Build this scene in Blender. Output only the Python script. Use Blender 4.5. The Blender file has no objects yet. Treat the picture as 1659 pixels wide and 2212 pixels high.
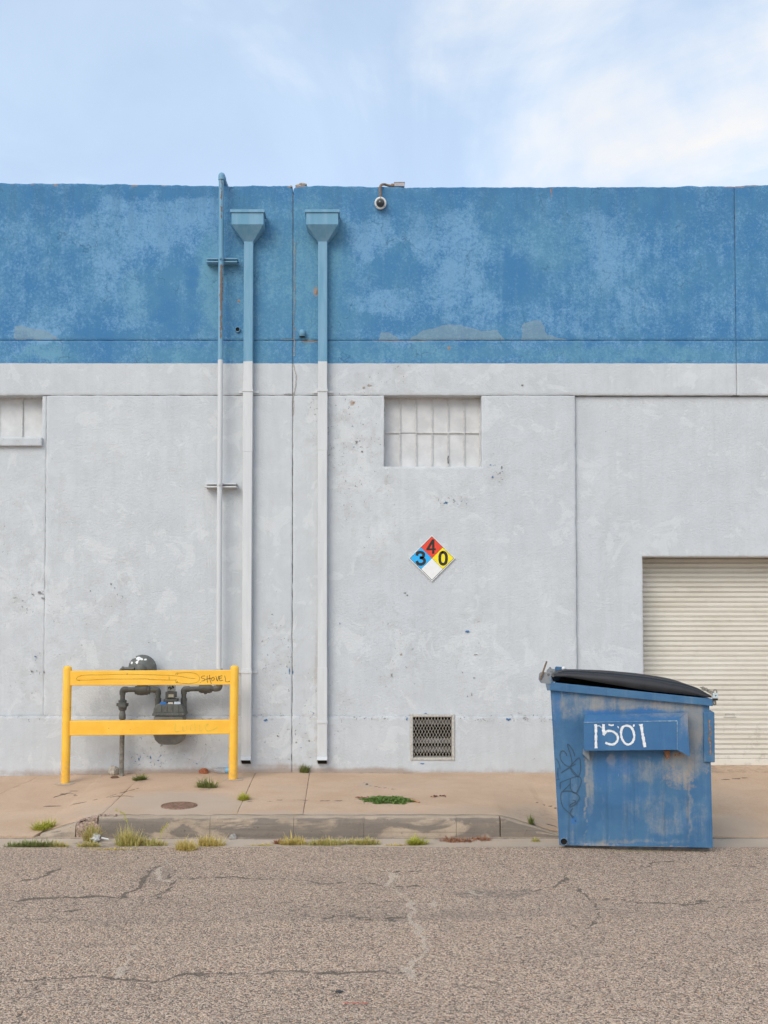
import bpy, math, random
import numpy as np
from mathutils import Vector, Matrix

# ------------------------------------------------------------------ camera
SC = bpy.context.scene
COL = SC.collection
CAM_H = 1.89                      # eye height above the road
FOC, PPX, PPY = 2300.0, 790.0, 1261.0   # survey of the photograph (1659 x 2212 units)
PITCH = math.atan(0.0345)
cam = bpy.data.cameras.new('camera')
cam.sensor_fit = 'VERTICAL'
cam.sensor_height = 36.0
cam.lens = 36.0 * FOC / 2212.0
cam.shift_x = (829.5 - PPX) / 2212.0
cam.shift_y = (PPY - 1106.0) / 2212.0
cam.clip_end = 2000.0
cam_o = bpy.data.objects.new('camera', cam)
cam_o.location = (0, 0, CAM_H)
cam_o.rotation_euler = (math.radians(90) + PITCH, 0, 0)
COL.objects.link(cam_o)
SC.camera = cam_o

# ------------------------------------------------------------------ sky, sun, exposure
SUN_EL, SUN_AZ = math.radians(38), math.radians(212)      # azimuth clockwise from +Y
world = bpy.data.worlds.new('World')
SC.world = world
world.use_nodes = True
SKY_STRENGTH = 0.13
SUN_STRENGTH = 1.4
EXPOSURE = 0.35
sun = bpy.data.lights.new('sun', 'SUN')
sun.energy = SUN_STRENGTH
sun.angle = math.radians(36)
sun.color = (1.0, 0.945, 0.85)
sun_o = bpy.data.objects.new('sun', sun)
to_sun = Vector((math.sin(SUN_AZ) * math.cos(SUN_EL), math.cos(SUN_AZ) * math.cos(SUN_EL), math.sin(SUN_EL)))
sun_o.rotation_euler = to_sun.to_track_quat('Z', 'Y').to_euler()
sun_o.location = to_sun * 30
COL.objects.link(sun_o)
SC.view_settings.view_transform = 'Standard'
SC.view_settings.look = 'None'
SC.view_settings.exposure = EXPOSURE
SC.view_settings.gamma = 1.0
SC.view_settings.use_curve_mapping = False


# ------------------------------------------------------------------ node helper
class NT:
    def __init__(s, tree):
        s.t = tree

    def n(s, kind, props=None, **inp):
        nd = s.t.nodes.new(kind)
        for k, v in (props or {}).items():
            setattr(nd, k, v)
        for k, v in inp.items():
            key = int(k[1:]) if k[0] == 'i' and k[1:].isdigit() else k.replace('_', ' ')
            s.set(nd.inputs[key], v)
        return nd

    def set(s, sock, v):
        if hasattr(v, 'is_output'):
            s.t.links.new(v, sock)
        elif v is not None:
            if sock.type == 'RGBA' and len(v) == 3:
                v = (*v, 1)
            sock.default_value = v

    def noise(s, vec, scale, detail=4, rough=0.55, dist=0.0, dim='3D'):
        return s.n('ShaderNodeTexNoise', {'noise_dimensions': dim}, Vector=vec, Scale=scale, Detail=detail,
                   Roughness=rough, Distortion=dist).outputs['Fac']

    def vor(s, vec, scale, feature='F1', out='Distance', rnd=1.0):
        return s.n('ShaderNodeTexVoronoi', {'feature': feature}, Vector=vec, Scale=scale, Randomness=rnd).outputs[out]

    def m(s, op, a, b=0.0, c=None, clamp=False):
        nd = s.n('ShaderNodeMath', {'operation': op, 'use_clamp': clamp}, i0=a, i1=b)
        if c is not None:
            s.set(nd.inputs[2], c)
        return nd.outputs[0]

    def step(s, v, lo, hi, a=0.0, b=1.0):
        nd = s.n('ShaderNodeMapRange', {'interpolation_type': 'SMOOTHSTEP', 'clamp': True}, i0=v, i1=lo, i2=hi, i3=a, i4=b)
        return nd.outputs[0]

    def mix(s, fac, a, b, blend='MIX'):
        nd = s.n('ShaderNodeMix', {'data_type': 'RGBA', 'blend_type': blend, 'clamp_factor': True})
        s.set(nd.inputs[0], fac)
        s.set(nd.inputs[6], a)
        s.set(nd.inputs[7], b)
        return nd.outputs[2]

    def attr(s, name):
        return s.n('ShaderNodeAttribute', {'attribute_name': name}).outputs['Fac']

    def pos(s):
        return s.n('ShaderNodeNewGeometry').outputs['Position']

    def obj(s):
        return s.n('ShaderNodeTexCoord').outputs['Object']

    def xyz(s, v):
        return s.n('ShaderNodeSeparateXYZ', None, Vector=v).outputs

    def scl(s, v, sx, sy, sz, loc=(0, 0, 0)):
        nd = s.n('ShaderNodeMapping', None, Vector=v)
        nd.inputs['Scale'].default_value = (sx, sy, sz)
        nd.inputs['Location'].default_value = loc
        return nd.outputs[0]

    def bump(s, h, dist=0.003, strength=1.0, normal=None):
        nd = s.n('ShaderNodeBump', None, Height=h, Distance=dist, Strength=strength)
        if normal is not None:
            s.set(nd.inputs['Normal'], normal)
        return nd.outputs[0]


def new_mat(name):
    m = bpy.data.materials.new(name)
    m.use_nodes = True
    t = m.node_tree
    t.nodes.clear()
    g = NT(t)
    out = t.nodes.new('ShaderNodeOutputMaterial')
    b = t.nodes.new('ShaderNodeBsdfPrincipled')
    t.links.new(b.outputs[0], out.inputs[0])
    b.inputs['Roughness'].default_value = 0.8
    b.inputs['Specular IOR Level'].default_value = 0.3
    return m, g, b


# sky: Nishita with thin broken cloud
def build_sky():
    t = world.node_tree
    t.nodes.clear()
    g = NT(t)
    sky = g.n('ShaderNodeTexSky', {'sky_type': 'NISHITA', 'sun_disc': False, 'sun_elevation': SUN_EL,
                                   'sun_rotation': SUN_AZ, 'air_density': 1.0, 'dust_density': 1.0,
                                   'ozone_density': 1.0}).outputs[0]
    d = g.n('ShaderNodeTexCoord').outputs['Generated']
    x, y, z = g.xyz(d)
    zz = g.m('ADD', g.m('ABSOLUTE', z), 0.22)
    cv = g.n('ShaderNodeCombineXYZ', None, X=g.m('DIVIDE', x, zz), Y=g.m('DIVIDE', y, zz), Z=0.0).outputs[0]
    big = g.noise(g.scl(cv, 1.0, 0.8, 1, (2.78, 1.62, 0)), 0.9, 8, 0.55, 0.6)
    mid = g.noise(g.scl(cv, 1.0, 0.75, 1, (1.3, 8.4, 0)), 2.0, 7, 0.58, 0.9)
    fine = g.noise(g.scl(cv, 1.0, 1.0, 1, (7.7, 4.1, 0)), 3.6, 6, 0.55, 0.5)
    v = g.m('MULTIPLY_ADD', g.m('SUBTRACT', fine, 0.5), 0.26, big)
    v = g.m('MULTIPLY_ADD', g.m('SUBTRACT', mid, 0.5), 0.34, v)
    thick = g.step(v, 0.48, 0.70)
    veil = g.m('MULTIPLY_ADD', thick, 0.42, 0.49)
    veil = g.m('MULTIPLY_ADD', g.m('SUBTRACT', mid, 0.5), 0.32, veil)
    cloud = g.mix(thick, (5.6, 6.75, 8.1), (6.4, 6.1, 5.75))
    # broken thin cloud over the blue, everywhere alike
    c = g.mix(veil, sky, cloud)
    bg = g.n('ShaderNodeBackground', None, Color=c, Strength=SKY_STRENGTH)
    out = t.nodes.new('ShaderNodeOutputWorld')
    t.links.new(bg.outputs[0], out.inputs[0])


build_sky()
SC.cycles.use_denoising = True
SC.cycles.max_bounces = 5
SC.cycles.diffuse_bounces = 3
SC.cycles.glossy_bounces = 2
SC.cycles.transmission_bounces = 3
SC.cycles.use_adaptive_sampling = True
SC.cycles.adaptive_threshold = 0.03

# ------------------------------------------------------------------ survey helpers: photograph -> metres
SP, CP = math.sin(PITCH), math.cos(PITCH)


def ray(px, py):
    xc, yc = (px - PPX) / FOC, (PPY - py) / FOC
    return (xc, CP - SP * yc, SP + CP * yc)


def at(px, py, Y):
    d = ray(px, py)
    t = Y / d[1]
    return (t * d[0], Y, CAM_H + t * d[2])


def ground(px, py, z=0.0):
    d = ray(px, py)
    t = (z - CAM_H) / d[2]
    return (t * d[0], t * d[1], z)


def unproject(X, Y, Z):
    """arrays of world points -> survey units (used to look up where stains lie)"""
    Zr = Z - CAM_H
    depth = Y * CP + Zr * SP
    up = -Y * SP + Zr * CP
    return PPX + FOC * X / depth, PPY - FOC * up / depth


def zoomf(x0, y0, s):
    k = 0.6636
    return lambda x, y: ((x0 + x / s) * k, (y0 + y / s) * k)


YW = 11.8            # face of the wall
WALL_BASE = at(829, 1668.5, YW)[2]      # pavement level at the wall

# ------------------------------------------------------------------ small numpy noise
_rng = np.random.RandomState(7)
_perm = _rng.rand(256, 256)


def vnoise(x, y, seed=0):
    x = np.asarray(x, float) + seed * 17.31
    y = np.asarray(y, float) + seed * 9.77
    xi, yi = np.floor(x).astype(int), np.floor(y).astype(int)
    xf, yf = x - xi, y - yi
    xf, yf = xf * xf * (3 - 2 * xf), yf * yf * (3 - 2 * yf)
    a = _perm[xi % 256, yi % 256]
    b = _perm[(xi + 1) % 256, yi % 256]
    c = _perm[xi % 256, (yi + 1) % 256]
    d = _perm[(xi + 1) % 256, (yi + 1) % 256]
    return (a * (1 - xf) + b * xf) * (1 - yf) + (c * (1 - xf) + d * xf) * yf


def fbm(x, y, seed=0, oct=4):
    v, a, tot = 0, 1.0, 0
    for i in range(oct):
        v = v + a * vnoise(np.asarray(x) * 2 ** i, np.asarray(y) * 2 ** i, seed + i)
        tot += a
        a *= 0.5
    return v / tot


def blobs(px, py, lst, base=0.0, warp=14, wfreq=0.03):
    wx = (fbm(px * wfreq, py * wfreq, 3) - 0.5) * 2 * warp
    wy = (fbm(px * wfreq, py * wfreq, 9) - 0.5) * 2 * warp
    v = np.full(px.shape, float(base))
    for (cx, cy, rx, ry, w) in lst:
        r = np.sqrt(((px + wx - cx) / rx) ** 2 + ((py + wy - cy) / ry) ** 2)
        k = np.clip((1.35 - r) / 0.7, 0, 1)
        k = k * k * (3 - 2 * k)
        v = v + (w - v) * k
    return v


def inpoly(px, py, poly):
    c = np.zeros(px.shape, bool)
    n = len(poly)
    for i in range(n):
        x1, y1 = poly[i]
        x2, y2 = poly[(i + 1) % n]
        if y1 == y2:
            continue
        k = ((y1 > py) != (y2 > py)) & (px < (x2 - x1) * (py - y1) / (y2 - y1) + x1)
        c ^= k
    return c


def seg_dist(X, Y, pts):
    d = np.full(X.shape, 1e9)
    for (ax, ay), (bx, by) in zip(pts[:-1], pts[1:]):
        vx, vy = bx - ax, by - ay
        L = vx * vx + vy * vy + 1e-12
        t = np.clip(((X - ax) * vx + (Y - ay) * vy) / L, 0, 1)
        d = np.minimum(d, np.hypot(X - ax - t * vx, Y - ay - t * vy))
    return d


# ------------------------------------------------------------------ mesh helpers
ORG = {}


def tag(o, label=None, cat=None, group=None, kind=None):
    if label: o['label'] = label
    if cat: o['category'] = cat
    if group: o['group'] = group
    if kind: o['kind'] = kind
    return o


def thing(name, loc, label, cat, group=None, kind=None):
    o = bpy.data.objects.new(name, None)
    o.location = loc
    o.empty_display_size = 0.1
    COL.objects.link(o)
    ORG[o] = Vector(loc)
    return tag(o, label, cat, group, kind)


class MB:
    def __init__(s):
        s.v, s.f, s.sm = [], [], []

    def add(s, verts, faces, smooth=False):
        o = len(s.v)
        s.v.extend([tuple(p) for p in verts])
        s.f.extend([tuple(i + o for i in f) for f in faces])
        s.sm.extend([smooth] * len(faces))
        return s

    def box(s, a, b):
        (x0, y0, z0), (x1, y1, z1) = a, b
        v = [(x0, y0, z0), (x1, y0, z0), (x1, y1, z0), (x0, y1, z0), (x0, y0, z1), (x1, y0, z1), (x1, y1, z1), (x0, y1, z1)]
        return s.hexa(v)

    def hexa(s, v):
        return s.add(v, [(0, 3, 2, 1), (4, 5, 6, 7), (0, 1, 5, 4), (1, 2, 6, 5), (2, 3, 7, 6), (3, 0, 4, 7)])

    def prism(s, poly, off, smooth=False):
        """planar polygon + offset vector -> solid"""
        n = len(poly)
        top = [tuple(Vector(p) + Vector(off)) for p in poly]
        v = [tuple(p) for p in poly] + top
        f = [tuple(range(n))[::-1], tuple(range(n, 2 * n))]
        s.add(v, f)
        o = len(s.v) - 2 * n
        for i in range(n):
            j = (i + 1) % n
            s.f.append((o + i, o + j, o + n + j, o + n + i))
            s.sm.append(smooth)
        return s

    def tube(s, pts, r, n=14, caps=True, smooth=True):
        pts = [Vector(p) for p in pts]
        rad = r if hasattr(r, '__len__') else [r] * len(pts)
        tang = []
        for i in range(len(pts)):
            a = pts[max(i - 1, 0)]
            b = pts[min(i + 1, len(pts) - 1)]
            d = b - a
            if d.length < 1e-9:
                d = tang[-1] if tang else Vector((0, 0, 1))
            tang.append(d.normalized())
        up = Vector((0, 0, 1)) if abs(tang[0].z) < 0.9 else Vector((0, 1, 0))
        u = tang[0].cross(up).normalized()
        rings = []
        for i, p in enumerate(pts):
            t = tang[i]
            u = (u - t * u.dot(t)).normalized()
            w = t.cross(u)
            rings.append([p + (u * math.cos(a) + w * math.sin(a)) * rad[i] for a in [2 * math.pi * k / n for k in range(n)]])
        v = [q for rg in rings for q in rg]
        f = []
        for i in range(len(pts) - 1):
            for k in range(n):
                k2 = (k + 1) % n
                f.append((i * n + k, i * n + k2, (i + 1) * n + k2, (i + 1) * n + k))
        s.add(v, f, smooth)
        if caps:
            s.add(rings[0], [tuple(range(n))[::-1]])
            s.add(rings[-1], [tuple(range(n))])
        return s

    def lathe(s, base, axis, prof, n=24, smooth=True):
        """profile [(radius, height)] about axis from base"""
        ax = Vector(axis).normalized()
        u = ax.orthogonal().normalized()
        w = ax.cross(u)
        b = Vector(base)
        v = []
        for (r, h) in prof:
            for k in range(n):
                a = 2 * math.pi * k / n
                v.append(b + ax * h + (u * math.cos(a) + w * math.sin(a)) * max(r, 1e-5))
        f = []
        for i in range(len(prof) - 1):
            for k in range(n):
                k2 = (k + 1) % n
                f.append((i * n + k, i * n + k2, (i + 1) * n + k2, (i + 1) * n + k))
        return s.add(v, f, smooth)

    def ribbon(s, pts, width, normal):
        """flat stroke lying on a surface; width constant or list"""
        pts = [Vector(p) for p in pts]
        nrm = Vector(normal).normalized()
        n = len(pts)
        wd = width if hasattr(width, '__len__') else [width] * n
        L, R = [], []
        for i in range(n):
            d = (pts[min(i + 1, n - 1)] - pts[max(i - 1, 0)])
            d = d.normalized() if d.length > 1e-9 else Vector((1, 0, 0))
            sd = d.cross(nrm).normalized() * wd[i] / 2
            L.append(pts[i] + sd)
            R.append(pts[i] - sd)
        v = L + R
        f = [(i, i + 1, n + i + 1, n + i) for i in range(n - 1)]
        return s.add(v, f)

    def mesh(s, name, org=(0, 0, 0)):
        me = bpy.data.meshes.new(name)
        o = Vector(org)
        me.from_pydata([tuple(Vector(p) - o) for p in s.v], [], s.f)
        me.polygons.foreach_set('use_smooth', s.sm)
        return me

    def build(s, name, mat, parent=None, bevel=0, kind=None, label=None, origin=None):
        org = ORG[parent] if parent is not None else Vector(origin or (0, 0, 0))
        me = s.mesh(name, org)
        me.materials.append(mat)
        o = bpy.data.objects.new(name, me)
        COL.objects.link(o)
        if parent is not None:
            o.parent = parent
        else:
            o.location = org
        ORG[o] = org
        if bevel:
            b = o.modifiers.new('bevel', 'BEVEL')
            b.width = bevel
            b.segments = 2
            b.limit_method = 'ANGLE'
            b.angle_limit = math.radians(35)
        if kind: o['kind'] = kind
        if label: o['label'] = label
        return o


def fillet(pts, r, n=6):
    """round the corners of a polyline"""
    P = [Vector(p) for p in pts]
    out = [P[0]]
    for i in range(1, len(P) - 1):
        a, b, c = P[i - 1], P[i], P[i + 1]
        d1, d2 = (a - b).normalized(), (c - b).normalized()
        k = min(r, (a - b).length * 0.49, (c - b).length * 0.49)
        s, e = b + d1 * k, b + d2 * k
        for j in range(n + 1):
            t = j / n
            out.append(s * (1 - t) ** 2 + b * 2 * t * (1 - t) + e * t * t)
    out.append(P[-1])
    return out


def smooth_line(pts, n=6):
    """Catmull-Rom through 2D/3D points"""
    P = [np.array(p, float) for p in pts]
    if len(P) < 3:
        return [tuple(p) for p in P]
    out = []
    for i in range(len(P) - 1):
        p0, p1, p2, p3 = P[max(i - 1, 0)], P[i], P[i + 1], P[min(i + 2, len(P) - 1)]
        for j in range(n):
            t = j / n
            out.append(tuple(0.5 * ((2 * p1) + (p2 - p0) * t + (2 * p0 - 5 * p1 + 4 * p2 - p3) * t * t + (3 * p1 - p0 - 3 * p2 + p3) * t ** 3)))
    out.append(tuple(P[-1]))
    return out


def set_attr(me, name, vals):
    a = me.attributes.new(name, 'FLOAT', 'POINT')
    a.data.foreach_set('value', np.ascontiguousarray(vals, dtype=np.float32))


def grid_mesh(name, P, keep, extra=None):
    """P (ny,nx,3) grid; keep (ny-1,nx-1) cells; extra = (verts, faces)"""
    ny, nx = P.shape[:2]
    idx = np.arange(ny * nx).reshape(ny, nx)
    q = np.stack([idx[:-1, :-1], idx[:-1, 1:], idx[1:, 1:], idx[1:, :-1]], -1)[keep]
    V = P.reshape(-1, 3)
    nf = len(q)
    if extra is not None and len(extra[1]):
        q = np.concatenate([q, extra[1]])
        V = np.concatenate([V, extra[0]])
    me = bpy.data.meshes.new(name)
    me.vertices.add(len(V))
    me.vertices.foreach_set('co', np.ascontiguousarray(V, dtype=np.float32).ravel())
    me.loops.add(len(q) * 4)
    me.loops.foreach_set('vertex_index', np.ascontiguousarray(q, dtype=np.int32).ravel())
    me.polygons.add(len(q))
    me.polygons.foreach_set('loop_start', np.arange(len(q), dtype=np.int32) * 4)
    sm = np.zeros(len(q), bool)
    sm[:nf] = True
    me.polygons.foreach_set('use_smooth', sm)
    me.update(calc_edges=True)
    me.validate()
    return me

# ------------------------------------------------------------------ materials
Z_BLUE = at(829, 785, YW)[2]      # level where the blue paint stops


def blue_line(g, z, P):
    return g.step(g.m('ADD', z, g.m('MULTIPLY', g.m('SUBTRACT', g.noise(P, 9, 3), 0.5), 0.012)), Z_BLUE - 0.003, Z_BLUE + 0.003)


ZTOP0 = at(829, 402, YW)[2]


def mat_wall():
    m, g, b = new_mat('painted_stucco')
    P = g.pos()
    x, y, z = g.xyz(P)
    fade, teal, chip, grime, peel = [g.attr(k) for k in ('fade', 'teal', 'chip', 'grime', 'peel')]
    n1 = g.noise(P, 2.2, 4, 0.6)
    n2 = g.noise(P, 34, 4, 0.75, 0.2)
    n3 = g.noise(P, 120, 2, 0.6)
    n4 = g.noise(g.scl(P, 11, 11, 0.9), 1.0, 4, 0.65, 0.3)      # vertical runs
    n5 = g.noise(P, 7.0, 6, 0.68, 0.5)
    n0 = g.noise(P, 0.55, 3, 0.5)
    # ---- blue paint, worn through in speckles
    f = g.m('MULTIPLY_ADD', g.m('SUBTRACT', n2, 0.5), 1.9, fade)
    f = g.m('MULTIPLY_ADD', g.m('SUBTRACT', n3, 0.5), 1.3, f)
    f = g.m('MULTIPLY_ADD', g.m('SUBTRACT', n5, 0.5), 1.25, f)
    f = g.m('MULTIPLY_ADD', g.m('SUBTRACT', n4, 0.5), 0.8, f)
    f = g.m('MULTIPLY_ADD', g.m('SUBTRACT', n1, 0.5), 0.4, f)
    f = g.step(f, 0.16, 0.92)
    dark = g.mix(g.step(n1, 0.35, 0.65), (0.052, 0.188, 0.385), (0.074, 0.222, 0.385))
    light = g.mix(teal, (0.175, 0.35, 0.56), (0.145, 0.335, 0.455))
    blue = g.mix(f, dark, light)
    tl = g.mix(teal, blue, (0.125, 0.305, 0.405))
    blue = g.mix(0.45, blue, tl)
    blue = g.mix(g.m('MULTIPLY', g.step(n4, 0.48, 0.75), 0.28), blue, (0.105, 0.255, 0.37))
    top = g.m('MULTIPLY', g.step(z, ZTOP0 - 0.75, ZTOP0 - 0.05), g.step(n4, 0.40, 0.66))
    blue = g.mix(g.m('MULTIPLY', top, 0.42), blue, (0.050, 0.150, 0.285))
    # old teal coat showing where the top coat came off
    pv = g.m('MULTIPLY_ADD', g.m('SUBTRACT', n5, 0.5), 0.7, peel)
    pk = g.step(pv, 0.46, 0.54)
    rim = g.m('SUBTRACT', g.step(pv, 0.34, 0.46), pk)
    pcol = g.mix(n2, (0.16, 0.305, 0.39), (0.32, 0.36, 0.335))
    blue = g.mix(g.m('MULTIPLY', pk, 0.55), blue, pcol)
    blue = g.mix(g.m('MULTIPLY', rim, 0.55), blue, (0.33, 0.33, 0.30))
    # ---- white paint: cloudy, rolled on in patches, worn rough
    w = g.mix(g.step(n1, 0.3, 0.7), (0.558, 0.578, 0.589), (0.631, 0.649, 0.655))
    w = g.mix(g.step(n0, 0.3, 0.7, 0.0, 0.45), w, (0.525, 0.555, 0.584))
    w = g.mix(g.m('MULTIPLY', g.step(n4, 0.42, 0.72), 0.30), w, (0.488, 0.508, 0.511))
    w = g.mix(g.m('MULTIPLY', g.step(n5, 0.45, 0.62), g.m('MULTIPLY_ADD', chip, 0.55, 0.10)), w, (0.470, 0.470, 0.459))
    lightp = g.step(g.m('MULTIPLY_ADD', chip, 0.07, g.noise(P, 2.6, 5, 0.68, 0.8)), 0.58, 0.61)
    w = g.mix(g.m('MULTIPLY', lightp, 0.42), w, (0.682, 0.696, 0.695))
    grit = g.step(n2, 0.58, 0.72)
    w = g.mix(g.m('MULTIPLY', grit, g.m('MULTIPLY_ADD', chip, 0.45, 0.04)), w, (0.369, 0.371, 0.376))
    isb = blue_line(g, z, P)
    col = g.mix(isb, w, blue)
    # ---- chips: dark, blue or brick coloured
    cn = g.m('MULTIPLY_ADD', g.m('SUBTRACT', n5, 0.5), 0.25, g.noise(P, 30, 3, 0.6, 0.5))
    thr = g.m('MULTIPLY_ADD', chip, -0.155, 0.760)
    chips = g.step(g.m('SUBTRACT', cn, thr), 0.0, 0.02)
    sel = g.noise(P, 4.0, 2)
    ccol = g.mix(g.step(sel, 0.56, 0.60), (0.17, 0.165, 0.165), (0.055, 0.15, 0.34))
    ccol = g.mix(g.step(sel, 0.69, 0.71), ccol, (0.42, 0.19, 0.09))
    ccol = g.mix(isb, ccol, g.mix(g.step(sel, 0.5, 0.55), (0.05, 0.13, 0.25), (0.30, 0.24, 0.20)))
    col = g.mix(g.m('MULTIPLY', chips, g.mix(isb, (0.65, 0.65, 0.65), (0.45, 0.45, 0.45))), col, ccol)
    # ---- hair cracks
    wp = g.n('ShaderNodeVectorMath', {'operation': 'ADD'}, i0=g.scl(P, 1.4, 1.4, 0.75),
             i1=g.scl(g.n('ShaderNodeTexNoise', None, Vector=P, Scale=5.0, Detail=3.0).outputs['Color'], 0.35, 0.35, 0.35)).outputs[0]
    vd = g.vor(wp, 2.1, 'DISTANCE_TO_EDGE')
    crack = g.m('MULTIPLY', g.step(vd, 0.003, 0.012, 1.0, 0.0), g.step(g.m('MULTIPLY_ADD', fade, 0.16, n1), 0.56, 0.68))
    crack = g.m('MULTIPLY', crack, g.m('MULTIPLY_ADD', isb, 0.36, 0.14))
    col = g.mix(crack, col, g.mix(isb, (0.36, 0.35, 0.34), (0.03, 0.09, 0.17)))
    # ---- grime: dust thrown up at the foot, rust runs
    gk = g.m('MULTIPLY', g.step(g.m('MULTIPLY_ADD', g.m('SUBTRACT', n5, 0.5), 0.9, grime), 0.25, 0.9), 0.75)
    col = g.mix(gk, col, (0.36, 0.265, 0.20))
    g.set(b.inputs['Base Color'], col)
    b.inputs['Roughness'].default_value = 0.88
    h = g.m('MULTIPLY_ADD', g.noise(P, 46, 3, 0.65), 1.0, g.m('MULTIPLY', g.noise(P, 8, 3, 0.6, 0.8), 0.45))
    g.set(b.inputs['Normal'], g.bump(h, 0.008, 0.75))
    return m


def mat_simple(name, col, rough=0.6, spec=0.4, metal=0.0, var=0.12, scale=20, bump=0.0, bscale=120, space='obj'):
    m, g, b = new_mat(name)
    P = g.obj() if space == 'obj' else g.pos()
    n = g.noise(P, scale, 5, 0.6)
    dk = tuple(c * (1 - var) for c in col)
    lt = tuple(min(c * (1 + var), 0.95) for c in col)
    g.set(b.inputs['Base Color'], g.mix(g.step(n, 0.3, 0.7), dk, lt))
    g.set(b.inputs['Roughness'], g.step(n, 0.2, 0.8, max(rough - 0.08, 0.05), min(rough + 0.1, 1)))
    b.inputs['Specular IOR Level'].default_value = spec
    b.inputs['Metallic'].default_value = metal
    if bump:
        g.set(b.inputs['Normal'], g.bump(g.noise(P, bscale, 3), bump, 1.0))
    return m


def mat_painted_metal(name='painted_sheet_metal', rusty=0.0):
    """blue above the paint line, white below, like the wall behind"""
    m, g, b = new_mat(name)
    P = g.pos()
    x, y, z = g.xyz(P)
    n = g.noise(g.scl(P, 14, 14, 1.5), 1.0, 5, 0.65)
    n2 = g.noise(P, 25, 4, 0.6)
    bl = g.mix(g.step(n, 0.32, 0.7), (0.13, 0.31, 0.445), (0.20, 0.37, 0.505))
    wh = g.mix(g.step(n, 0.32, 0.7), (0.59, 0.60, 0.60), (0.66, 0.665, 0.66))
    isb = blue_line(g, z, P)
    col = g.mix(isb, wh, bl)
    if rusty:
        rk = g.attr('rust')
        r = g.step(g.m('ADD', rk, g.m('MULTIPLY', g.m('SUBTRACT', g.noise(g.scl(P, 1, 1, 0.35), 60, 4, 0.65), 0.5), 1.1)), 0.5, 0.56)
        col = g.mix(r, col, g.mix(n2, (0.125, 0.095, 0.08), (0.23, 0.19, 0.165)))
    sp = g.step(g.noise(P, 45, 2), 0.73, 0.75)
    col = g.mix(g.m('MULTIPLY', sp, 0.5), col, (0.35, 0.34, 0.33))
    g.set(b.inputs['Base Color'], col)
    b.inputs['Roughness'].default_value = 0.55
    b.inputs['Specular IOR Level'].default_value = 0.35
    g.set(b.inputs['Normal'], g.bump(g.noise(P, 6, 3), 0.004, 0.6))
    return m


def mat_concrete(name, c1, c2, stain=(0.16, 0.13, 0.11), rough_area=False):
    m, g, b = new_mat(name)
    P = g.pos()
    n1 = g.noise(P, 1.7, 6, 0.62, 0.3)
    n2 = g.noise(P, 55, 4, 0.7)
    n3 = g.noise(P, 260, 2, 0.6)
    st = g.attr('stain')
    col = g.mix(g.step(n1, 0.32, 0.68), c1, c2)
    col = g.mix(g.step(n2, 0.35, 0.75, 0.0, 0.35), col, tuple(c * 0.72 for c in c1))
    col = g.mix(g.step(n3, 0.55, 0.75, 0.0, 0.3), col, tuple(min(c * 1.35, 0.8) for c in c2))
    pits = g.step(g.noise(P, 85, 2, 0.5), 0.70, 0.73)
    col = g.mix(g.m('MULTIPLY', pits, 0.45), col, (0.09, 0.075, 0.06))
    gr = g.attr('grey')
    col = g.mix(g.m('MULTIPLY', gr, 0.8), col, g.mix(n2, (0.40, 0.335, 0.27), (0.50, 0.42, 0.345)))
    s = g.step(g.m('ADD', st, g.m('MULTIPLY', g.m('SUBTRACT', g.noise(P, 16, 5, 0.7), 0.5), 0.9)), 0.35, 0.75)
    col = g.mix(g.m('MULTIPLY', s, 0.7), col, stain)
    ck = g.attr('crack')
    k = g.step(g.m('ADD', ck, g.m('MULTIPLY', g.m('SUBTRACT', g.noise(P, 60, 4, 0.7), 0.5), 0.9)), 0.45, 0.62)
    col = g.mix(g.m('MULTIPLY', k, 0.85), col, (0.09, 0.07, 0.055))
    g.set(b.inputs['Base Color'], col)
    b.inputs['Roughness'].default_value = 0.92
    h = g.m('ADD', g.m('MULTIPLY', n2, 0.7), g.m('MULTIPLY', n3, 0.3))
    h = g.m('SUBTRACT', h, g.m('ADD', g.m('MULTIPLY', k, 0.8), g.m('MULTIPLY', pits, 0.5)))
    g.set(b.inputs['Normal'], g.bump(h, 0.006, 0.8))
    return m


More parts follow.
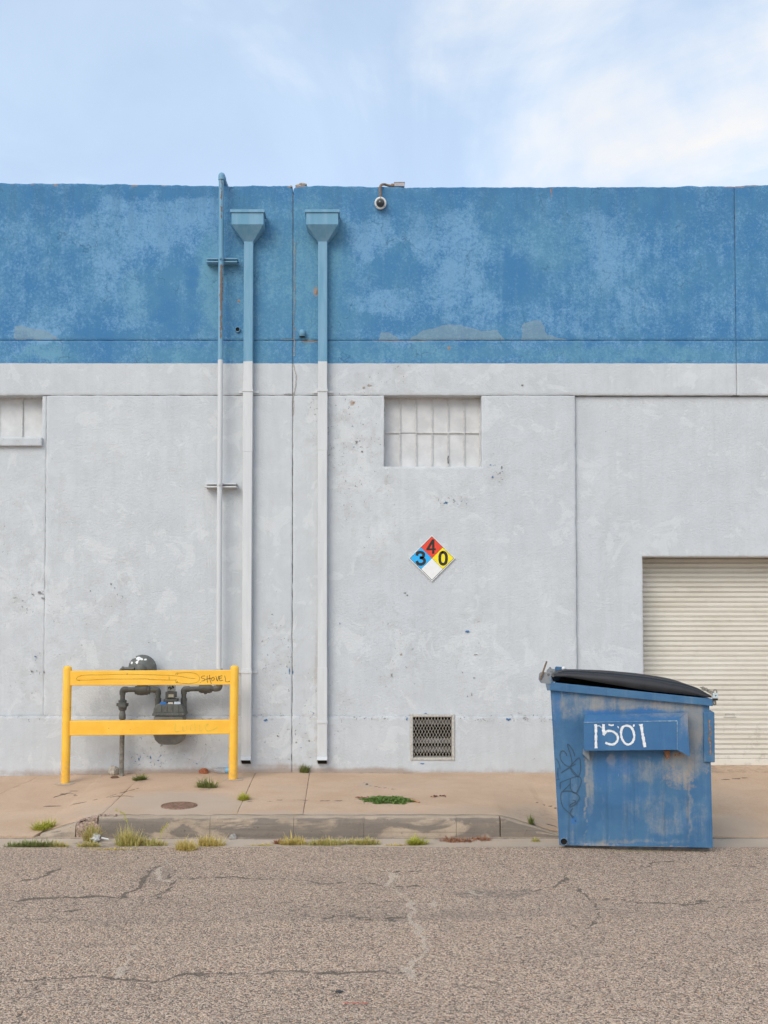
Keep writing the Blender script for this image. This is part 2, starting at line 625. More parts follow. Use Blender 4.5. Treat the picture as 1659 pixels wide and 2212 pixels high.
def mat_curb():
    m, g, b = new_mat('curb_concrete')
    P = g.pos()
    x, y, z = g.xyz(P)
    n1 = g.noise(P, 2.5, 6, 0.6)
    smear = g.noise(g.scl(P, 1.6, 1, 22), 1.0, 5, 0.65, 0.4)
    patch = g.noise(g.scl(P, 1.5, 1, 4), 1.3, 5, 0.6, 0.6)
    n2 = g.noise(P, 70, 4, 0.7)
    col = g.mix(g.step(n1, 0.3, 0.7), (0.40, 0.31, 0.225), (0.51, 0.40, 0.295))
    dk = g.m('MULTIPLY', g.step(patch, 0.43, 0.53), g.step(smear, 0.25, 0.6, 0.55, 1.0))
    front = g.step(g.xyz(g.n('ShaderNodeNewGeometry').outputs['Normal'])[1], -0.75, -0.45, 1.0, 0.0)
    col = g.mix(g.m('MULTIPLY', g.m('MULTIPLY', dk, front), 0.95), col, g.mix(smear, (0.13, 0.11, 0.095), (0.26, 0.215, 0.175)))
    line = g.m('MULTIPLY', g.step(g.noise(g.scl(P, 0.8, 1, 60), 1.0, 4, 0.6), 0.56, 0.66), front)
    col = g.mix(g.m('MULTIPLY', line, 0.35), col, (0.14, 0.12, 0.10))
    pits = g.step(g.noise(P, 75, 2, 0.5), 0.69, 0.72)
    col = g.mix(g.m('MULTIPLY', pits, 0.6), col, (0.09, 0.075, 0.06))
    col = g.mix(g.step(n2, 0.4, 0.8, 0, 0.3), col, (0.2, 0.17, 0.14))
    g.set(b.inputs['Base Color'], col)
    b.inputs['Roughness'].default_value = 0.92
    g.set(b.inputs['Normal'], g.bump(g.m('SUBTRACT', g.m('ADD', n2, g.m('MULTIPLY', g.noise(P, 14, 4), 1.2)), pits), 0.008, 0.8))
    return m


def mat_asphalt():
    m, g, b = new_mat('worn_asphalt')
    P = g.pos()
    n1 = g.noise(P, 0.8, 6, 0.6, 0.3)
    big = g.vor(P, 80, 'F1', 'Color')
    bx, by, bz = g.xyz(big)
    small = g.vor(P, 175, 'F1', 'Color')
    sx, sy, sz = g.xyz(small)
    # stones: warm grey, tan, pinkish, dark
    base = g.mix(g.step(n1, 0.3, 0.7), (0.411, 0.286, 0.197), (0.479, 0.336, 0.239))
    stone = g.mix(by, (0.596, 0.416, 0.291), (0.502, 0.389, 0.300))
    stone = g.mix(g.step(bz, 0.90, 0.93), stone, (0.533, 0.298, 0.184))
    dk = g.mix(by, (0.155, 0.119, 0.093), (0.246, 0.180, 0.134))
    col = g.mix(g.step(bx, 0.50, 0.62), base, stone)
    col = g.mix(g.step(bx, 0.20, 0.27, 1.0, 0.0), col, dk)
    col = g.mix(g.step(sx, 0.76, 0.84, 0, 0.9), col, (0.760, 0.575, 0.423))
    col = g.mix(g.step(sy, 0.72, 0.80, 0, 0.9), col, (0.124, 0.096, 0.079))
    # wheel path and tar
    st = g.attr('stain')
    s = g.m('MULTIPLY', g.m('MULTIPLY', st, g.step(g.noise(P, 22, 5, 0.7), 0.33, 0.6)), 0.85)
    col = g.mix(s, col, g.mix(bx, (0.14, 0.115, 0.096), (0.26, 0.21, 0.168)))
    ck = g.attr('crack')
    k = g.step(g.m('ADD', ck, g.m('MULTIPLY', g.m('SUBTRACT', g.noise(P, 26, 5, 0.7), 0.5), 0.95)), 0.45, 0.72)
    col = g.mix(g.m('MULTIPLY', k, 0.75), col, (0.09, 0.074, 0.06))
    lt = g.attr('fill')
    l = g.step(g.m('ADD', lt, g.m('MULTIPLY', g.m('SUBTRACT', g.noise(P, 26, 5, 0.7), 0.5), 0.9)), 0.5, 0.66)
    col = g.mix(g.m('MULTIPLY', l, 0.62), col, g.mix(sx, (0.50, 0.395, 0.30), (0.64, 0.52, 0.41)))
    du = g.attr('dust')
    d = g.step(g.m('ADD', du, g.m('MULTIPLY', g.m('SUBTRACT', g.noise(P, 18, 5, 0.7), 0.5), 0.9)), 0.35, 0.8)
    col = g.mix(g.m('MULTIPLY', d, 0.6), col, (0.50, 0.39, 0.295))
    g.set(b.inputs['Base Color'], col)
    b.inputs['Roughness'].default_value = 0.9
    h = g.m('MULTIPLY', g.vor(P, 80), -1.0)
    g.set(b.inputs['Normal'], g.bump(h, 0.008, 0.9))
    return m


def mat_leaf(name, cols):
    m, g, b = new_mat(name)
    hv = g.attr('hue')
    t = g.attr('tip')
    c = g.mix(hv, cols[0], cols[1])
    c = g.mix(g.m('MULTIPLY', t, 0.5), c, cols[2])
    g.set(b.inputs['Base Color'], c)
    b.inputs['Roughness'].default_value = 0.7
    b.inputs['Subsurface Weight'].default_value = 0.0
    tr = g.n('ShaderNodeBsdfTranslucent', None, Color=c)
    mx = g.n('ShaderNodeMixShader', None, Fac=0.3)
    out = [n for n in m.node_tree.nodes if n.type == 'OUTPUT_MATERIAL'][0]
    m.node_tree.links.new(b.outputs[0], mx.inputs[1])
    m.node_tree.links.new(tr.outputs[0], mx.inputs[2])
    m.node_tree.links.new(mx.outputs[0], out.inputs[0])
    return m


M = {}
M['wall'] = mat_wall()
M['joint'] = mat_simple('joint_sealant', (0.17, 0.165, 0.16), 0.9, 0.2, var=0.4, scale=14, space='pos')
M['sheet'] = mat_painted_metal()
M['pipe'] = mat_painted_metal('painted_pipe', 1.0)
M['pane'] = mat_simple('painted_over_glass', (0.605, 0.60, 0.59), 0.42, 0.5, var=0.09, scale=7, space='pos')
M['sash'] = mat_simple('painted_steel_sash', (0.575, 0.565, 0.54), 0.6, 0.4, var=0.15, scale=30, space='pos')
def mat_door():
    m, g, b = new_mat('cream_door_slat')
    P = g.pos()
    x, y, z = g.xyz(P)
    n = g.noise(g.scl(P, 1.2, 1, 6), 1.0, 5, 0.6)
    c = g.mix(g.step(n, 0.3, 0.7), (0.697, 0.644, 0.542), (0.766, 0.719, 0.625))
    low = g.step(z, WALL_BASE + 0.05, WALL_BASE + 0.95, 1.0, 0.0)
    dirt = g.m('MULTIPLY', g.step(g.noise(P, 9, 5, 0.7, 0.4), 0.5, 0.72), g.m('MULTIPLY_ADD', low, 0.42, 0.12))
    c = g.mix(dirt, c, (0.36, 0.31, 0.25))
    mark = g.m('MULTIPLY', g.step(g.noise(P, 26, 3, 0.6), 0.72, 0.75), g.m('MULTIPLY_ADD', low, 0.6, 0.05))
    c = g.mix(mark, c, (0.16, 0.14, 0.12))
    g.set(b.inputs['Base Color'], c)
    b.inputs['Roughness'].default_value = 0.55
    return m


M['door'] = mat_door()
M['frame_w'] = mat_simple('dirty_cream_frame', (0.50, 0.475, 0.43), 0.75, 0.3, var=0.2, scale=40, space='pos')
M['screen'] = mat_simple('cream_expanded_metal', (0.52, 0.475, 0.40), 0.65, 0.4, var=0.15, scale=30, space='pos')
M['dark'] = mat_simple('dark_cavity', (0.02, 0.018, 0.016), 0.95, 0.1, space='pos')  # near-black colour stands in for shade inside openings
M['louver'] = mat_simple('grey_louver', (0.16, 0.15, 0.14), 0.7, 0.3, var=0.35, scale=15, space='pos')
def mat_yellow():
    m, g, b = new_mat('yellow_enamel')
    P = g.pos()
    x, y, z = g.xyz(P)
    n = g.noise(P, 5, 5, 0.6)
    c = g.mix(g.step(n, 0.3, 0.7), (0.90, 0.475, 0.04), (0.95, 0.545, 0.065))
    dust = g.m('MULTIPLY', g.step(g.m('MULTIPLY_ADD', g.m('SUBTRACT', n, 0.5), 0.25, z), WALL_BASE, WALL_BASE + 0.30, 1.0, 0.0), g.step(g.noise(P, 30, 4, 0.7), 0.35, 0.65))
    c = g.mix(g.m('MULTIPLY', dust, 0.45), c, (0.52, 0.33, 0.15))
    sc = g.step(g.noise(g.scl(P, 6, 6, 30), 1.0, 4, 0.6), 0.66, 0.72)
    c = g.mix(g.m('MULTIPLY', sc, 0.18), c, (0.55, 0.30, 0.06))
    ch = g.step(g.noise(P, 42, 2, 0.5), 0.755, 0.77)
    c = g.mix(ch, c, (0.17, 0.09, 0.05))
    g.set(b.inputs['Base Color'], c)
    g.set(b.inputs['Roughness'], g.step(n, 0.2, 0.8, 0.36, 0.55))
    b.inputs['Specular IOR Level'].default_value = 0.4
    g.set(b.inputs['Normal'], g.bump(g.noise(P, 11, 3), 0.003, 0.5))
    return m


M['yellow'] = mat_yellow()
M['ink'] = mat_simple('black_marker', (0.035, 0.03, 0.025), 0.6, 0.3)
M['ghost'] = mat_simple('faded_marker', (0.80, 0.50, 0.06), 0.5, 0.4)
M['gasgrey'] = mat_simple('grey_gas_paint', (0.115, 0.118, 0.105), 0.5, 0.45, var=0.18, scale=14, bump=0.001, bscale=60)
M['gasgrey2'] = mat_simple('faded_gas_paint', (0.165, 0.165, 0.15), 0.55, 0.4, var=0.2, scale=12, bump=0.001, bscale=60)
M['rustpipe'] = mat_simple('worn_riser', (0.23, 0.215, 0.185), 0.7, 0.3, var=0.4, scale=18)
M['white'] = mat_simple('white_plastic', (0.72, 0.72, 0.70), 0.4, 0.5, var=0.06)
M['conc'] = mat_concrete('sidewalk_concrete', (0.52, 0.352, 0.232), (0.60, 0.425, 0.295))
M['gutter'] = mat_concrete('gutter_concrete', (0.50, 0.375, 0.27), (0.60, 0.46, 0.34))
M['curb'] = mat_curb()
M['asphalt'] = mat_asphalt()
M['dirt'] = mat_simple('bare_ground', (0.30, 0.235, 0.175), 0.95, 0.1, var=0.25, scale=3, space='pos')
M['roof'] = mat_simple('roof_gravel', (0.35, 0.33, 0.30), 0.95, 0.1, var=0.2, scale=6, space='pos')

# ------------------------------------------------------------------ wall layout (metres, from the survey)
def WX(px, py=1000): return at(px, py, YW)[0]
def WZ(py, px=829): return at(px, py, YW)[2]


XJ = WX(632)                # expansion joint
XJ2 = WX(1589, 620)         # second joint of the upper wall
XPL, XPR = WX(99), WX(1243)  # edges of the raised middle bay
ZG1, ZG2 = WZ(735), WZ(854)  # horizontal joints
ZPL = WZ(1548)              # top of the plinth
ZTOP = WZ(402)
XL, XR = WX(-330), WX(2120)
GAP = 0.0042

FADE = [(330, 425, 400, 30, 0.15), (1250, 425, 450, 32, 0.15),
        (110, 600, 110, 130, 0.42), (200, 470, 120, 26, 0.35),
        (310, 490, 160, 55, 0.88), (405, 460, 70, 40, 0.85), (185, 478, 45, 16, 0.8),
        (262, 610, 55, 90, 0.72), (372, 630, 54, 90, 0.06), (330, 560, 30, 25, 0.5),
        (450, 610, 22, 130, 0.78), (300, 718, 160, 12, 0.10), (75, 716, 50, 11, 0.95),
        (120, 690, 60, 18, 0.6), (75, 765, 60, 18, 0.75), (235, 765, 60, 16, 0.22), (400, 758, 60, 20, 0.5),
        (560, 600, 70, 150, 0.5), (560, 760, 70, 22, 0.4), (670, 600, 40, 180, 0.62), (740, 560, 25, 120, 0.55),
        (800, 505, 55, 45, 0.85), (905, 530, 55, 32, 0.62), (860, 580, 62, 45, 0.12), (1005, 570, 52, 115, 0.80),
        (940, 480, 60, 25, 0.6), (815, 655, 58, 34, 0.80), (1010, 662, 80, 40, 0.74), (880, 712, 110, 22, 0.10),
        (1128, 595, 55, 50, 0.10), (1190, 520, 70, 45, 0.45), (1210, 697, 55, 26, 0.68), (1130, 690, 40, 30, 0.4),
        (1290, 505, 38, 45, 0.70), (1325, 560, 35, 55, 0.78), (1380, 660, 48, 48, 0.66), (1480, 600, 90, 90, 0.34),
        (1530, 480, 80, 60, 0.25), (1480, 700, 90, 25, 0.32), (900, 765, 130, 18, 0.55), (1150, 762, 60, 20, 0.62),
        (1270, 762, 70, 16, 0.35), (1400, 760, 110, 20, 0.60), (1560, 755, 40, 22, 0.35)]
TEAL = [(455, 620, 30, 110, 0.8), (560, 600, 75, 190, 0.6), (680, 600, 75, 190, 0.85), (100, 765, 80, 16, 0.7),
        (450, 765, 150, 18, 0.8), (300, 640, 40, 60, 0.4), (1100, 480, 80, 60, 0.4), (900, 765, 200, 18, 0.7),
        (1350, 765, 250, 16, 0.8), (1200, 530, 60, 60, 0.5)]
CHIP = [(720, 900, 70, 80, 0.85), (780, 1000, 75, 150, 0.7), (600, 1420, 40, 120, 0.75), (640, 1620, 90, 60, 0.55),
        (810, 1150, 60, 80, 0.55), (845, 1400, 80, 110, 0.6), (1075, 1015, 26, 34, .75), (965, 1078, 40, 20, 0.85),
        (1020, 1400, 40, 100, 0.55), (240, 1270, 60, 100, 0.5), (70, 1290, 50, 40, 0.5), (160, 1400, 60, 90, 0.45),
        (60, 1460, 50, 60, 0.55), (330, 1640, 60, 40, 0.7), (430, 1620, 50, 50, 0.6), (850, 820, 130, 30, 0.5),
        (700, 1520, 60, 80, 0.6), (1100, 830, 150, 25, 0.25), (1245, 1300, 14, 150, 0.35),
        (800, 1549, 400, 7, 0.9), (1080, 1549, 160, 8, 0.95), (200, 1549, 220, 7, 0.75), (640, 600, 14, 210, 0.6),
        (650, 410, 30, 8, 0.9)]
PEELS = [[(880, 738), (887, 733), (909, 718), (954, 704), (996, 702), (1050, 718), (1069, 714), (1092, 738)],
         [(1128, 738), (1133, 697), (1168, 694), (1180, 725), (1240, 738)],
         [(818, 738), (822, 719), (842, 719), (862, 738)], [(33, 703), (90, 715), (128, 730), (33, 732)]]


def wall_attrs(X, Y, Z):
    px, py = unproject(X, np.full(X.shape, YW), Z)
    fade = blobs(px, py, FADE, 0.36, 34, 0.022)
    fade = .34 + (fade - .34) * .78 + (fbm(px * .02, py * .02, 33) - .5) * .45
    teal = blobs(px, py, TEAL, 0.12, 20)
    chip = blobs(px, py, CHIP, 0.06, 12)
    chip += 0.35 * np.clip((fbm(X * 1.3, Z * 1.3, 21) - 0.55) * 5, 0, 1)
    peel = np.zeros(X.shape)
    wx = (fbm(px * .08, py * .08, 5) - .5) * 12
    wy = (fbm(px * .08, py * .08, 6) - .5) * 8
    for poly in PEELS:
        ins = inpoly(px + wx, py + wy, poly)
        d = seg_dist(px + wx, py + wy, poly + [poly[0]])
        peel = np.maximum(peel, np.clip(0.5 + np.where(ins, 1, -1) * d / 10.0, 0, 1))
    peel *= (Z > ZG1)
    zb = WALL_BASE
    grime = np.clip(1 - (Z - zb + .02 * (fbm(X * 3, X * 0, 44) - .6)) / 0.085, 0, 1) * 1.1 * np.interp(px, [0, 300, 560, 860, 900, 1300], [.5, .9, 1.1, 1.1, .6, .5])
    grime = np.maximum(grime, blobs(px, py, [(684, 1500, 7, 170, .42), (690, 1548, 60, 8, .4), (590, 1660, 120, 12, .6), (420, 1630, 40, 40, .25),
                                             (520, 737, 60, 3, .3), (668, 737, 20, 4, .7), (900, 738, 120, 3, .5), (760, 870, 6, 6, .95), (683, 630, 5, 12, .95),
                                             (516, 650, 4, 4, 1.0), (970, 752, 4, 5, .9), (640, 402, 22, 5, .9), (835, 1035, 5, 30, .3), (1035, 1030, 6, 26, .28), (930, 1018, 60, 8, .22), (60, 985, 30, 20, .22), (94, 1000, 4, 40, .22), (760, 560, 14, 90, .18), (720, 470, 12, 40, .25), (630, 470, 12, 50, .22), (1192, 410, 4, 22, .6), (1588, 403, 30, 4, .7)], 0, 2))
    grime = np.maximum(grime, np.clip(1 - (ZTOP - Z) / 0.012, 0, 1) * np.clip((fbm(X * 9, X * 0, 30) - .56) * 6, 0, 1) * .8)
    return dict(fade=fade, teal=teal, chip=np.clip(chip, 0, 1.1), grime=grime, peel=peel)


def lines(a, b, step, extra, bev):
    L = list(np.arange(a + step * .5, b - step * .3, step))
    ks = [a, b] + [e for e in extra if a < e < b]
    L = [v for v in L if all(abs(v - k) > bev * 1.4 for k in ks)]
    for k in ks:
        L.append(k)
        for s in (-bev, bev):
            if a < k + s < b:
                L.append(k + s)
    return np.array(sorted(set(round(float(v), 6) for v in L)))


def wall_panel(x0, x1, z0, z1, Y, depth, parent, holes=(), name='wall_panel', step=0.022, top=None, seed=0, bev=0.009, rag=0.002, label=None, attrs=wall_attrs, mat='wall'):
    xs = lines(x0, x1, step, [h[0] for h in holes] + [h[1] for h in holes], bev)
    zs = lines(z0, z1, step, [h[2] for h in holes] + [h[3] for h in holes], bev)
    X, Z = np.meshgrid(xs, zs)
    cx, cz = np.meshgrid((xs[:-1] + xs[1:]) / 2, (zs[:-1] + zs[1:]) / 2)
    keep = np.ones(cx.shape, bool)
    for (a, b, c, d) in holes:
        keep &= ~((cx > a) & (cx < b) & (cz > c) & (cz < d))
    Yg = Y + (fbm(X * 1.7, Z * 1.7, 40 + seed) - .5) * 0.010
    pad = np.zeros((keep.shape[0] + 2, keep.shape[1] + 2), bool)
    pad[1:-1, 1:-1] = keep
    cnt = pad[:-1, :-1].astype(int) + pad[1:, :-1] + pad[:-1, 1:] + pad[1:, 1:]
    bd = (cnt > 0) & (cnt < 4)
    Yg = np.where(bd, Yg + 0.005, Yg)
    jx = (fbm(X * 16, Z * 16, 50 + seed, 3) - .5) * 2 * rag
    jz = (fbm(X * 16, Z * 16, 60 + seed, 3) - .5) * 2 * rag
    Xj, Zj = X + jx * bd, Z + jz * bd
    if top is not None:
        w = np.clip((Z - z1 + 0.08) / 0.08, 0, 1)
        Zj = Zj + top(X) * w
    Pg = np.stack([Xj, Yg, Zj], -1)
    ex_v, ex_f = [], []
    base = X.size
    ny, nx = keep.shape

    def side(a, b):
        o = base + len(ex_v)
        p, q = Pg[a], Pg[b]
        ex_v.extend([p, q, (q[0], Y + depth, q[2]), (p[0], Y + depth, p[2])])
        ex_f.append((o, o + 3, o + 2, o + 1))
    for j, i in zip(*np.nonzero(keep)):
        if j == 0 or not keep[j - 1, i]: side((j, i), (j, i + 1))
        if j == ny - 1 or not keep[j + 1, i]: side((j + 1, i + 1), (j + 1, i))
        if i == 0 or not keep[j, i - 1]: side((j + 1, i), (j, i))
        if i == nx - 1 or not keep[j, i + 1]: side((j, i + 1), (j + 1, i + 1))
    me = grid_mesh(name, Pg, keep, (np.array(ex_v), np.array(ex_f)))
    co = np.zeros(len(me.vertices) * 3, np.float32)
    me.vertices.foreach_get('co', co)
    co = co.reshape(-1, 3)
    if attrs:
        for k, v in attrs(co[:, 0].astype(float), co[:, 1].astype(float), co[:, 2].astype(float)).items():
            set_attr(me, k, v)
    me.materials.append(M[mat])
    org = ORG[parent]
    me.transform(Matrix.Translation(-org))
    o = bpy.data.objects.new(name, me)
    COL.objects.link(o)
    o.parent = parent
    ORG[o] = org
    if label: o['label'] = label
    return o


def parapet_top(X):
    px, _ = unproject(X, np.full(X.shape, YW), np.full(X.shape, ZTOP))
    y = np.interp(px, [-330, 34, 250, 480, 620, 640, 700, 860, 1300, 1590, 1625, 2100], [394, 395.5, 398, 402, 401, 402, 402, 404.5, 404, 402, 400, 399])
    dz = -(y - 402) / 195.0 + (fbm(X * 7, X * 0 + 3, 70) - .5) * 0.022 + (fbm(X * 30, X * 0, 71) - .5) * 0.010
    dz += -0.045 * np.exp(-((px - 633) / 5.0) ** 2) + 0.02 * np.exp(-((px - 652) / 9.0) ** 2)
    return dz


# ------------------------------------------------------------------ building
bld = thing('warehouse_building', (0, YW, WALL_BASE), 'long stucco warehouse painted blue above and white below, with roll-up door', 'building')
PD = 0.24
# window opening of the middle bay, left window, garage opening
WIN = (WX(829.5, 900), WX(1040.5, 900), WZ(1008), ZG2 + 1)
LWIN = (WX(-118, 900), WX(90.5, 900), WZ(944), ZG2 + 1)
YLB = YW + 0.012            # left bay set back a little
YRB = YW + 0.045            # right bay set back more
GX0 = at(1389.5, 1400, YRB)[0]
GZ1 = at(1500, 1202, YRB)[2]
GX1 = GX0 + 3.05
VENT = (WX(887, 1590), WX(981, 1590), WZ(1640), WZ(1544))
XP0 = XPL
for i, (a, b) in enumerate(((XL, XJ - GAP), (XJ + GAP, XJ2 - GAP * .7), (XJ2 + GAP * .7, XR))):
    wall_panel(a, b, ZG1 + GAP * .8, ZTOP, YW, PD, bld, name='parapet_panel', top=parapet_top, seed=i, rag=0.003)
    wall_panel(a, b, ZG2 + GAP * .7, ZG1 - GAP * .8, YW, PD, bld, name='lintel_panel', seed=i + 3, rag=0.003)
wall_panel(XPL + .003, XJ - GAP, ZPL, ZG2 - GAP * .7, YW, PD, bld, name='wall_panel', seed=7, rag=.0045)
wall_panel(XJ + GAP, XPR, ZPL, ZG2 - GAP * .7, YW, PD, bld, holes=[WIN, VENT], name='wall_panel', seed=8, rag=.0045)
wall_panel(XL, XPL - .003, ZPL, ZG2 - .004, YLB, PD, bld, holes=[LWIN], name='wall_panel', seed=9)
wall_panel(XPR + .002, XR, 0.0, ZG2 - .004, YRB, PD, bld, holes=[(GX0, GX1, -1, GZ1)], name='wall_panel', seed=10)
YPL = YW - 0.016
wall_panel(XL, XJ - GAP, 0.02, ZPL + .004, YPL, PD, bld, name='plinth_panel', seed=11, rag=0.005, bev=0.012)
wall_panel(XJ + GAP, XPR + .006, 0.02, ZPL + .004, YPL, PD, bld, holes=[(VENT[0], VENT[1], VENT[2], ZPL + 1)], name='plinth_panel', seed=12, rag=0.005, bev=0.012)
# sealant in the joints
jf = MB()
jf.box((XJ - .04, YW + .012, 0.05), (XJ + .04, YW + .10, ZTOP - .09))
jf.box((XJ2 - .04, YW + .014, ZG2), (XJ2 + .04, YW + .09, ZTOP - .03))
jf.box((XL, YW + .016, ZG1 - .04), (XR, YW + .085, ZG1 + .04))
jf.build('joint_sealant', M['joint'], bld)
jf = MB()
jf.box((XL, YW + .018, ZG2 - .003), (LWIN[0] - .01, YW + .08, ZG2 + .03))
jf.box((LWIN[1] + .01, YW + .018, ZG2 - .03), (WIN[0] - .01, YW + .08, ZG2 + .03))
jf.box((WIN[1] + .01, YW + .018, ZG2 - .03), (XPR - .01, YW + .08, ZG2 + .03))
jf.build('joint_sealant', M['joint'], bld)
# body of the building behind the facade: back of the walls, roof deck set below the parapet
bx = MB()
bx.box((XL, YW + PD + 6.5, 0), (XR, YW + PD + 6.7, ZTOP - .5))
bx.box((XL, YW + PD - .02, ZTOP - .75), (XR, YW + PD + 6.5, ZTOP - .6))
bx.box((XL, YW + PD - .03, 0), (XL + .2, YW + PD + 6.5, ZTOP - .6))
bx.box((XR - .2, YW + PD - .03, 0), (XR, YW + PD + 6.5, ZTOP - .6))
bx.build('roof_and_rear_walls', M['roof'], bld)
# mortar patch on the parapet by the joint
rp = MB()
rng = random.Random(4)
for (px, py, w, h) in ((655, 401, 20, 5), (645, 404, 14, 5), (629, 406, 7, 5)):
    c = at(px, py, YW + .05)
    a, b2 = w / 195 / 2, h / 195 / 2
    pts = []
    for k in range(10):
        t = 2 * math.pi * k / 10
        pts.append((c[0] + math.cos(t) * a * rng.uniform(.7, 1.15), YW - .003, c[2] + math.sin(t) * b2 * rng.uniform(.6, 1.2)))
    rp.prism(pts, (0, .2, 0))
rp.build('mortar_patch', mat_simple('crumbling_mortar', (0.42, 0.36, 0.29), .9, .2, var=.35, scale=40, space='pos'), bld, bevel=.006)


# ---- bare spots where the paint came off, and the broken filler of the joint
def flake(px, py, w, h, col, seed):
    rg_ = random.Random(seed)
    Yf = (YPL if py > 1552 else YW) - .0055
    c = at(px, py, Yf)
    k_ = px_m0(Yf)
    n_ = 11
    pts = []
    for i_ in range(n_):
        t_ = 2 * math.pi * i_ / n_
        r_ = rg_.uniform(.25, 1.0)
        pts.append((c[0] + math.cos(t_) * w / 2 * k_ * r_, Yf, c[2] + math.sin(t_) * h / 2 * k_ * r_))
    MB().prism(pts, (0, .012, 0)).build('bare_spot', FL[col], bld)


def px_m0(Y): return Y / FOC


FL = {'b': mat_simple('old_blue_coat', (.085, .18, .34), .8, .3, var=.25, scale=60, space='pos'), 'k': mat_simple('bare_render', (.24, .23, .22), .9, .2, var=.3, scale=60, space='pos'),
      'r': mat_simple('bare_brick', (.42, .25, .16), .9, .2, var=.25, scale=60, space='pos'), 'g': mat_simple('bare_sand_render', (.38, .34, .29), .9, .2, var=.25, scale=60, space='pos')}
FLK = [(1009, 1364, 12, 9, 'b'), (1153, 1550.5, 24, 7, 'b'), (1098, 1554, 12, 9, 'b'), (1108, 1549, 8, 5, 'b'), (575, 1555, 14, 9, 'b'), (590, 1552, 10, 5, 'b'), (760, 1550, 22, 5, 'b'), (790, 1551, 14, 5, 'b'),
       (879, 1553, 5, 12, 'b'), (920, 1541, 9, 4, 'b'), (913, 1650, 12, 5, 'b'), (625, 1450, 4, 18, 'b'), (632, 1452, 4, 9, 'b'), (734, 1347, 4, 6, 'b'), (963, 1086, 15, 6, 'b'), (1064, 1030, 6, 6, 'b'), (1084, 1010, 5, 14, 'k'),
       (1080, 1022, 5, 5, 'k'), (764, 869, 9, 8, 'r'), (516, 650, 6, 6, 'r'), (683, 630, 6, 16, 'r'), (970, 752, 6, 6, 'r'), (797, 832, 12, 7, 'g'), (785, 838, 7, 10, 'g'), (1128, 832, 7, 6, 'k'), (770, 955, 7, 9, 'k'), (782, 975, 5, 8, 'k'),
       (866, 1414, 7, 8, 'g'), (846, 1458, 8, 12, 'k'), (1028, 1414, 14, 3, 'k'), (1024, 1464, 8, 4, 'k'), (1019, 1500, 4, 10, 'k'), (1010, 1504, 5, 4, 'k'), (875, 1281, 7, 4, 'k'), (880, 1286, 5, 4, 'k'), (1205, 1480, 3, 14, 'k'),
       (84, 1280, 8, 6, 'k'), (92, 1292, 9, 4, 'k'), (70, 1284, 5, 5, 'k'), (76, 1418, 7, 5, 'b'), (68, 1450, 6, 6, 'k'), (95, 1452, 5, 7, 'k'), (322, 1388, 5, 3, 'k'), (240, 1262, 5, 8, 'k'), (247, 1270, 5, 4, 'k'), (195, 1276, 4, 5, 'k'),
       (338, 1556, 12, 5, 'g'), (360, 1556, 9, 4, 'b'), (300, 1640, 5, 9, 'b'), (325, 1636, 7, 9, 'b'), (342, 1643, 8, 5, 'b'), (668, 1600, 6, 6, 'k'), (690, 1640, 6, 4, 'k'), (640, 1604, 5, 5, 'k'), (600, 1590, 6, 5, 'k'), (1190, 412, 4, 12, 'r')]
for i_, (a_, b_, c_, d_, e_) in enumerate(FLK):
    flake(a_, b_, c_, d_, e_, i_)
zJ = zoomf(600, 800, 3.19)
CRK = [[(1157, -40), (1153, 60), (1150, 130), (1152, 200), (1146, 330), (1148, 480), (1150, 600), (1140, 720), (1138, 840), (1168, 885)], [(1140, 850), (1136, 960), (1100, 975), (1000, 976)], [(1140, 965), (1146, 1010), (1141, 1080), (1140, 1145)],
       [(1137, 1225), (1143, 1290), (1160, 1345), (1158, 1420), (1146, 1500), (1132, 1550), (1136, 1640), (1130, 1760)], [(1030, 1545), (1080, 1538), (1120, 1545)], [(1255, 975), (1330, 985), (1385, 1000)]]
rg_ = random.Random(8)
for ln in CRK:
    P_ = [Vector(at(*zJ(x_ + rg_.uniform(-3, 3), y_), YW - .0052)) for x_, y_ in smooth_line(ln, 5)]
    MB().ribbon(P_, [rg_.uniform(.003, .012) for _ in P_], (0, -1, 0)).build('joint_crack', FL['k'] if rg_.random() < .6 else FL['g'], bld)

# ---- steel sash windows, panes painted over
def window(x0, x1, z0, z1, Yp, cols, rows, skip, name='window'):
    w = MB()
    yb = Yp + .04
    t = 0.014
    w.box((x0 - .02, Yp - .004, z0 - .02), (x0 + t, yb, z1 + .02))
    w.box((x1 - t, Yp - .004, z0 - .02), (x1 + .02, yb, z1 + .02))
    w.box((x0 + t, Yp - .003, z0 - .02), (x1 - t, yb, z0 + t))
    w.box((x0 + t, Yp - .003, z1 - t), (x1 - t, yb, z1 + .02))
    f = w.build(name, M['sash'], bld)
    dx = (x1 - x0) / cols
    zz = [z0, z0 + (z1 - z0) * 0.50, z1] if rows == 2 else [z0, z1]
    r = random.Random(2)
    for c in range(1, cols):
        MB().box((x0 + c * dx - .0055, Yp - .007, z0 + t), (x0 + c * dx + .0055, yb - .01, z1 - t)).build('muntin', M['sash'], f)
    for c in range(cols):
        if rows == 2 and c not in skip:
            MB().box((x0 + c * dx + .0055, Yp - .005, zz[1] - .005), (x0 + (c + 1) * dx - .0055, yb - .01, zz[1] + .005)).build('muntin', M['sash'], f)
        for k in range(rows):
            e = [r.uniform(-.003, .003) for _ in range(4)]
            a, b = x0 + c * dx + .006, x0 + (c + 1) * dx - .006
            lo, hi = zz[k] + .004, zz[k + 1] - .004
            y = Yp + .012
            MB().hexa([(a, y + e[0], lo), (b, y + e[1], lo), (b, y + .012, lo), (a, y + .012, lo),
                       (a, y + e[2], hi), (b, y + e[3], hi), (b, y + .012, hi), (a, y + .012, hi)]).build('pane', M['pane'], f)
    return f


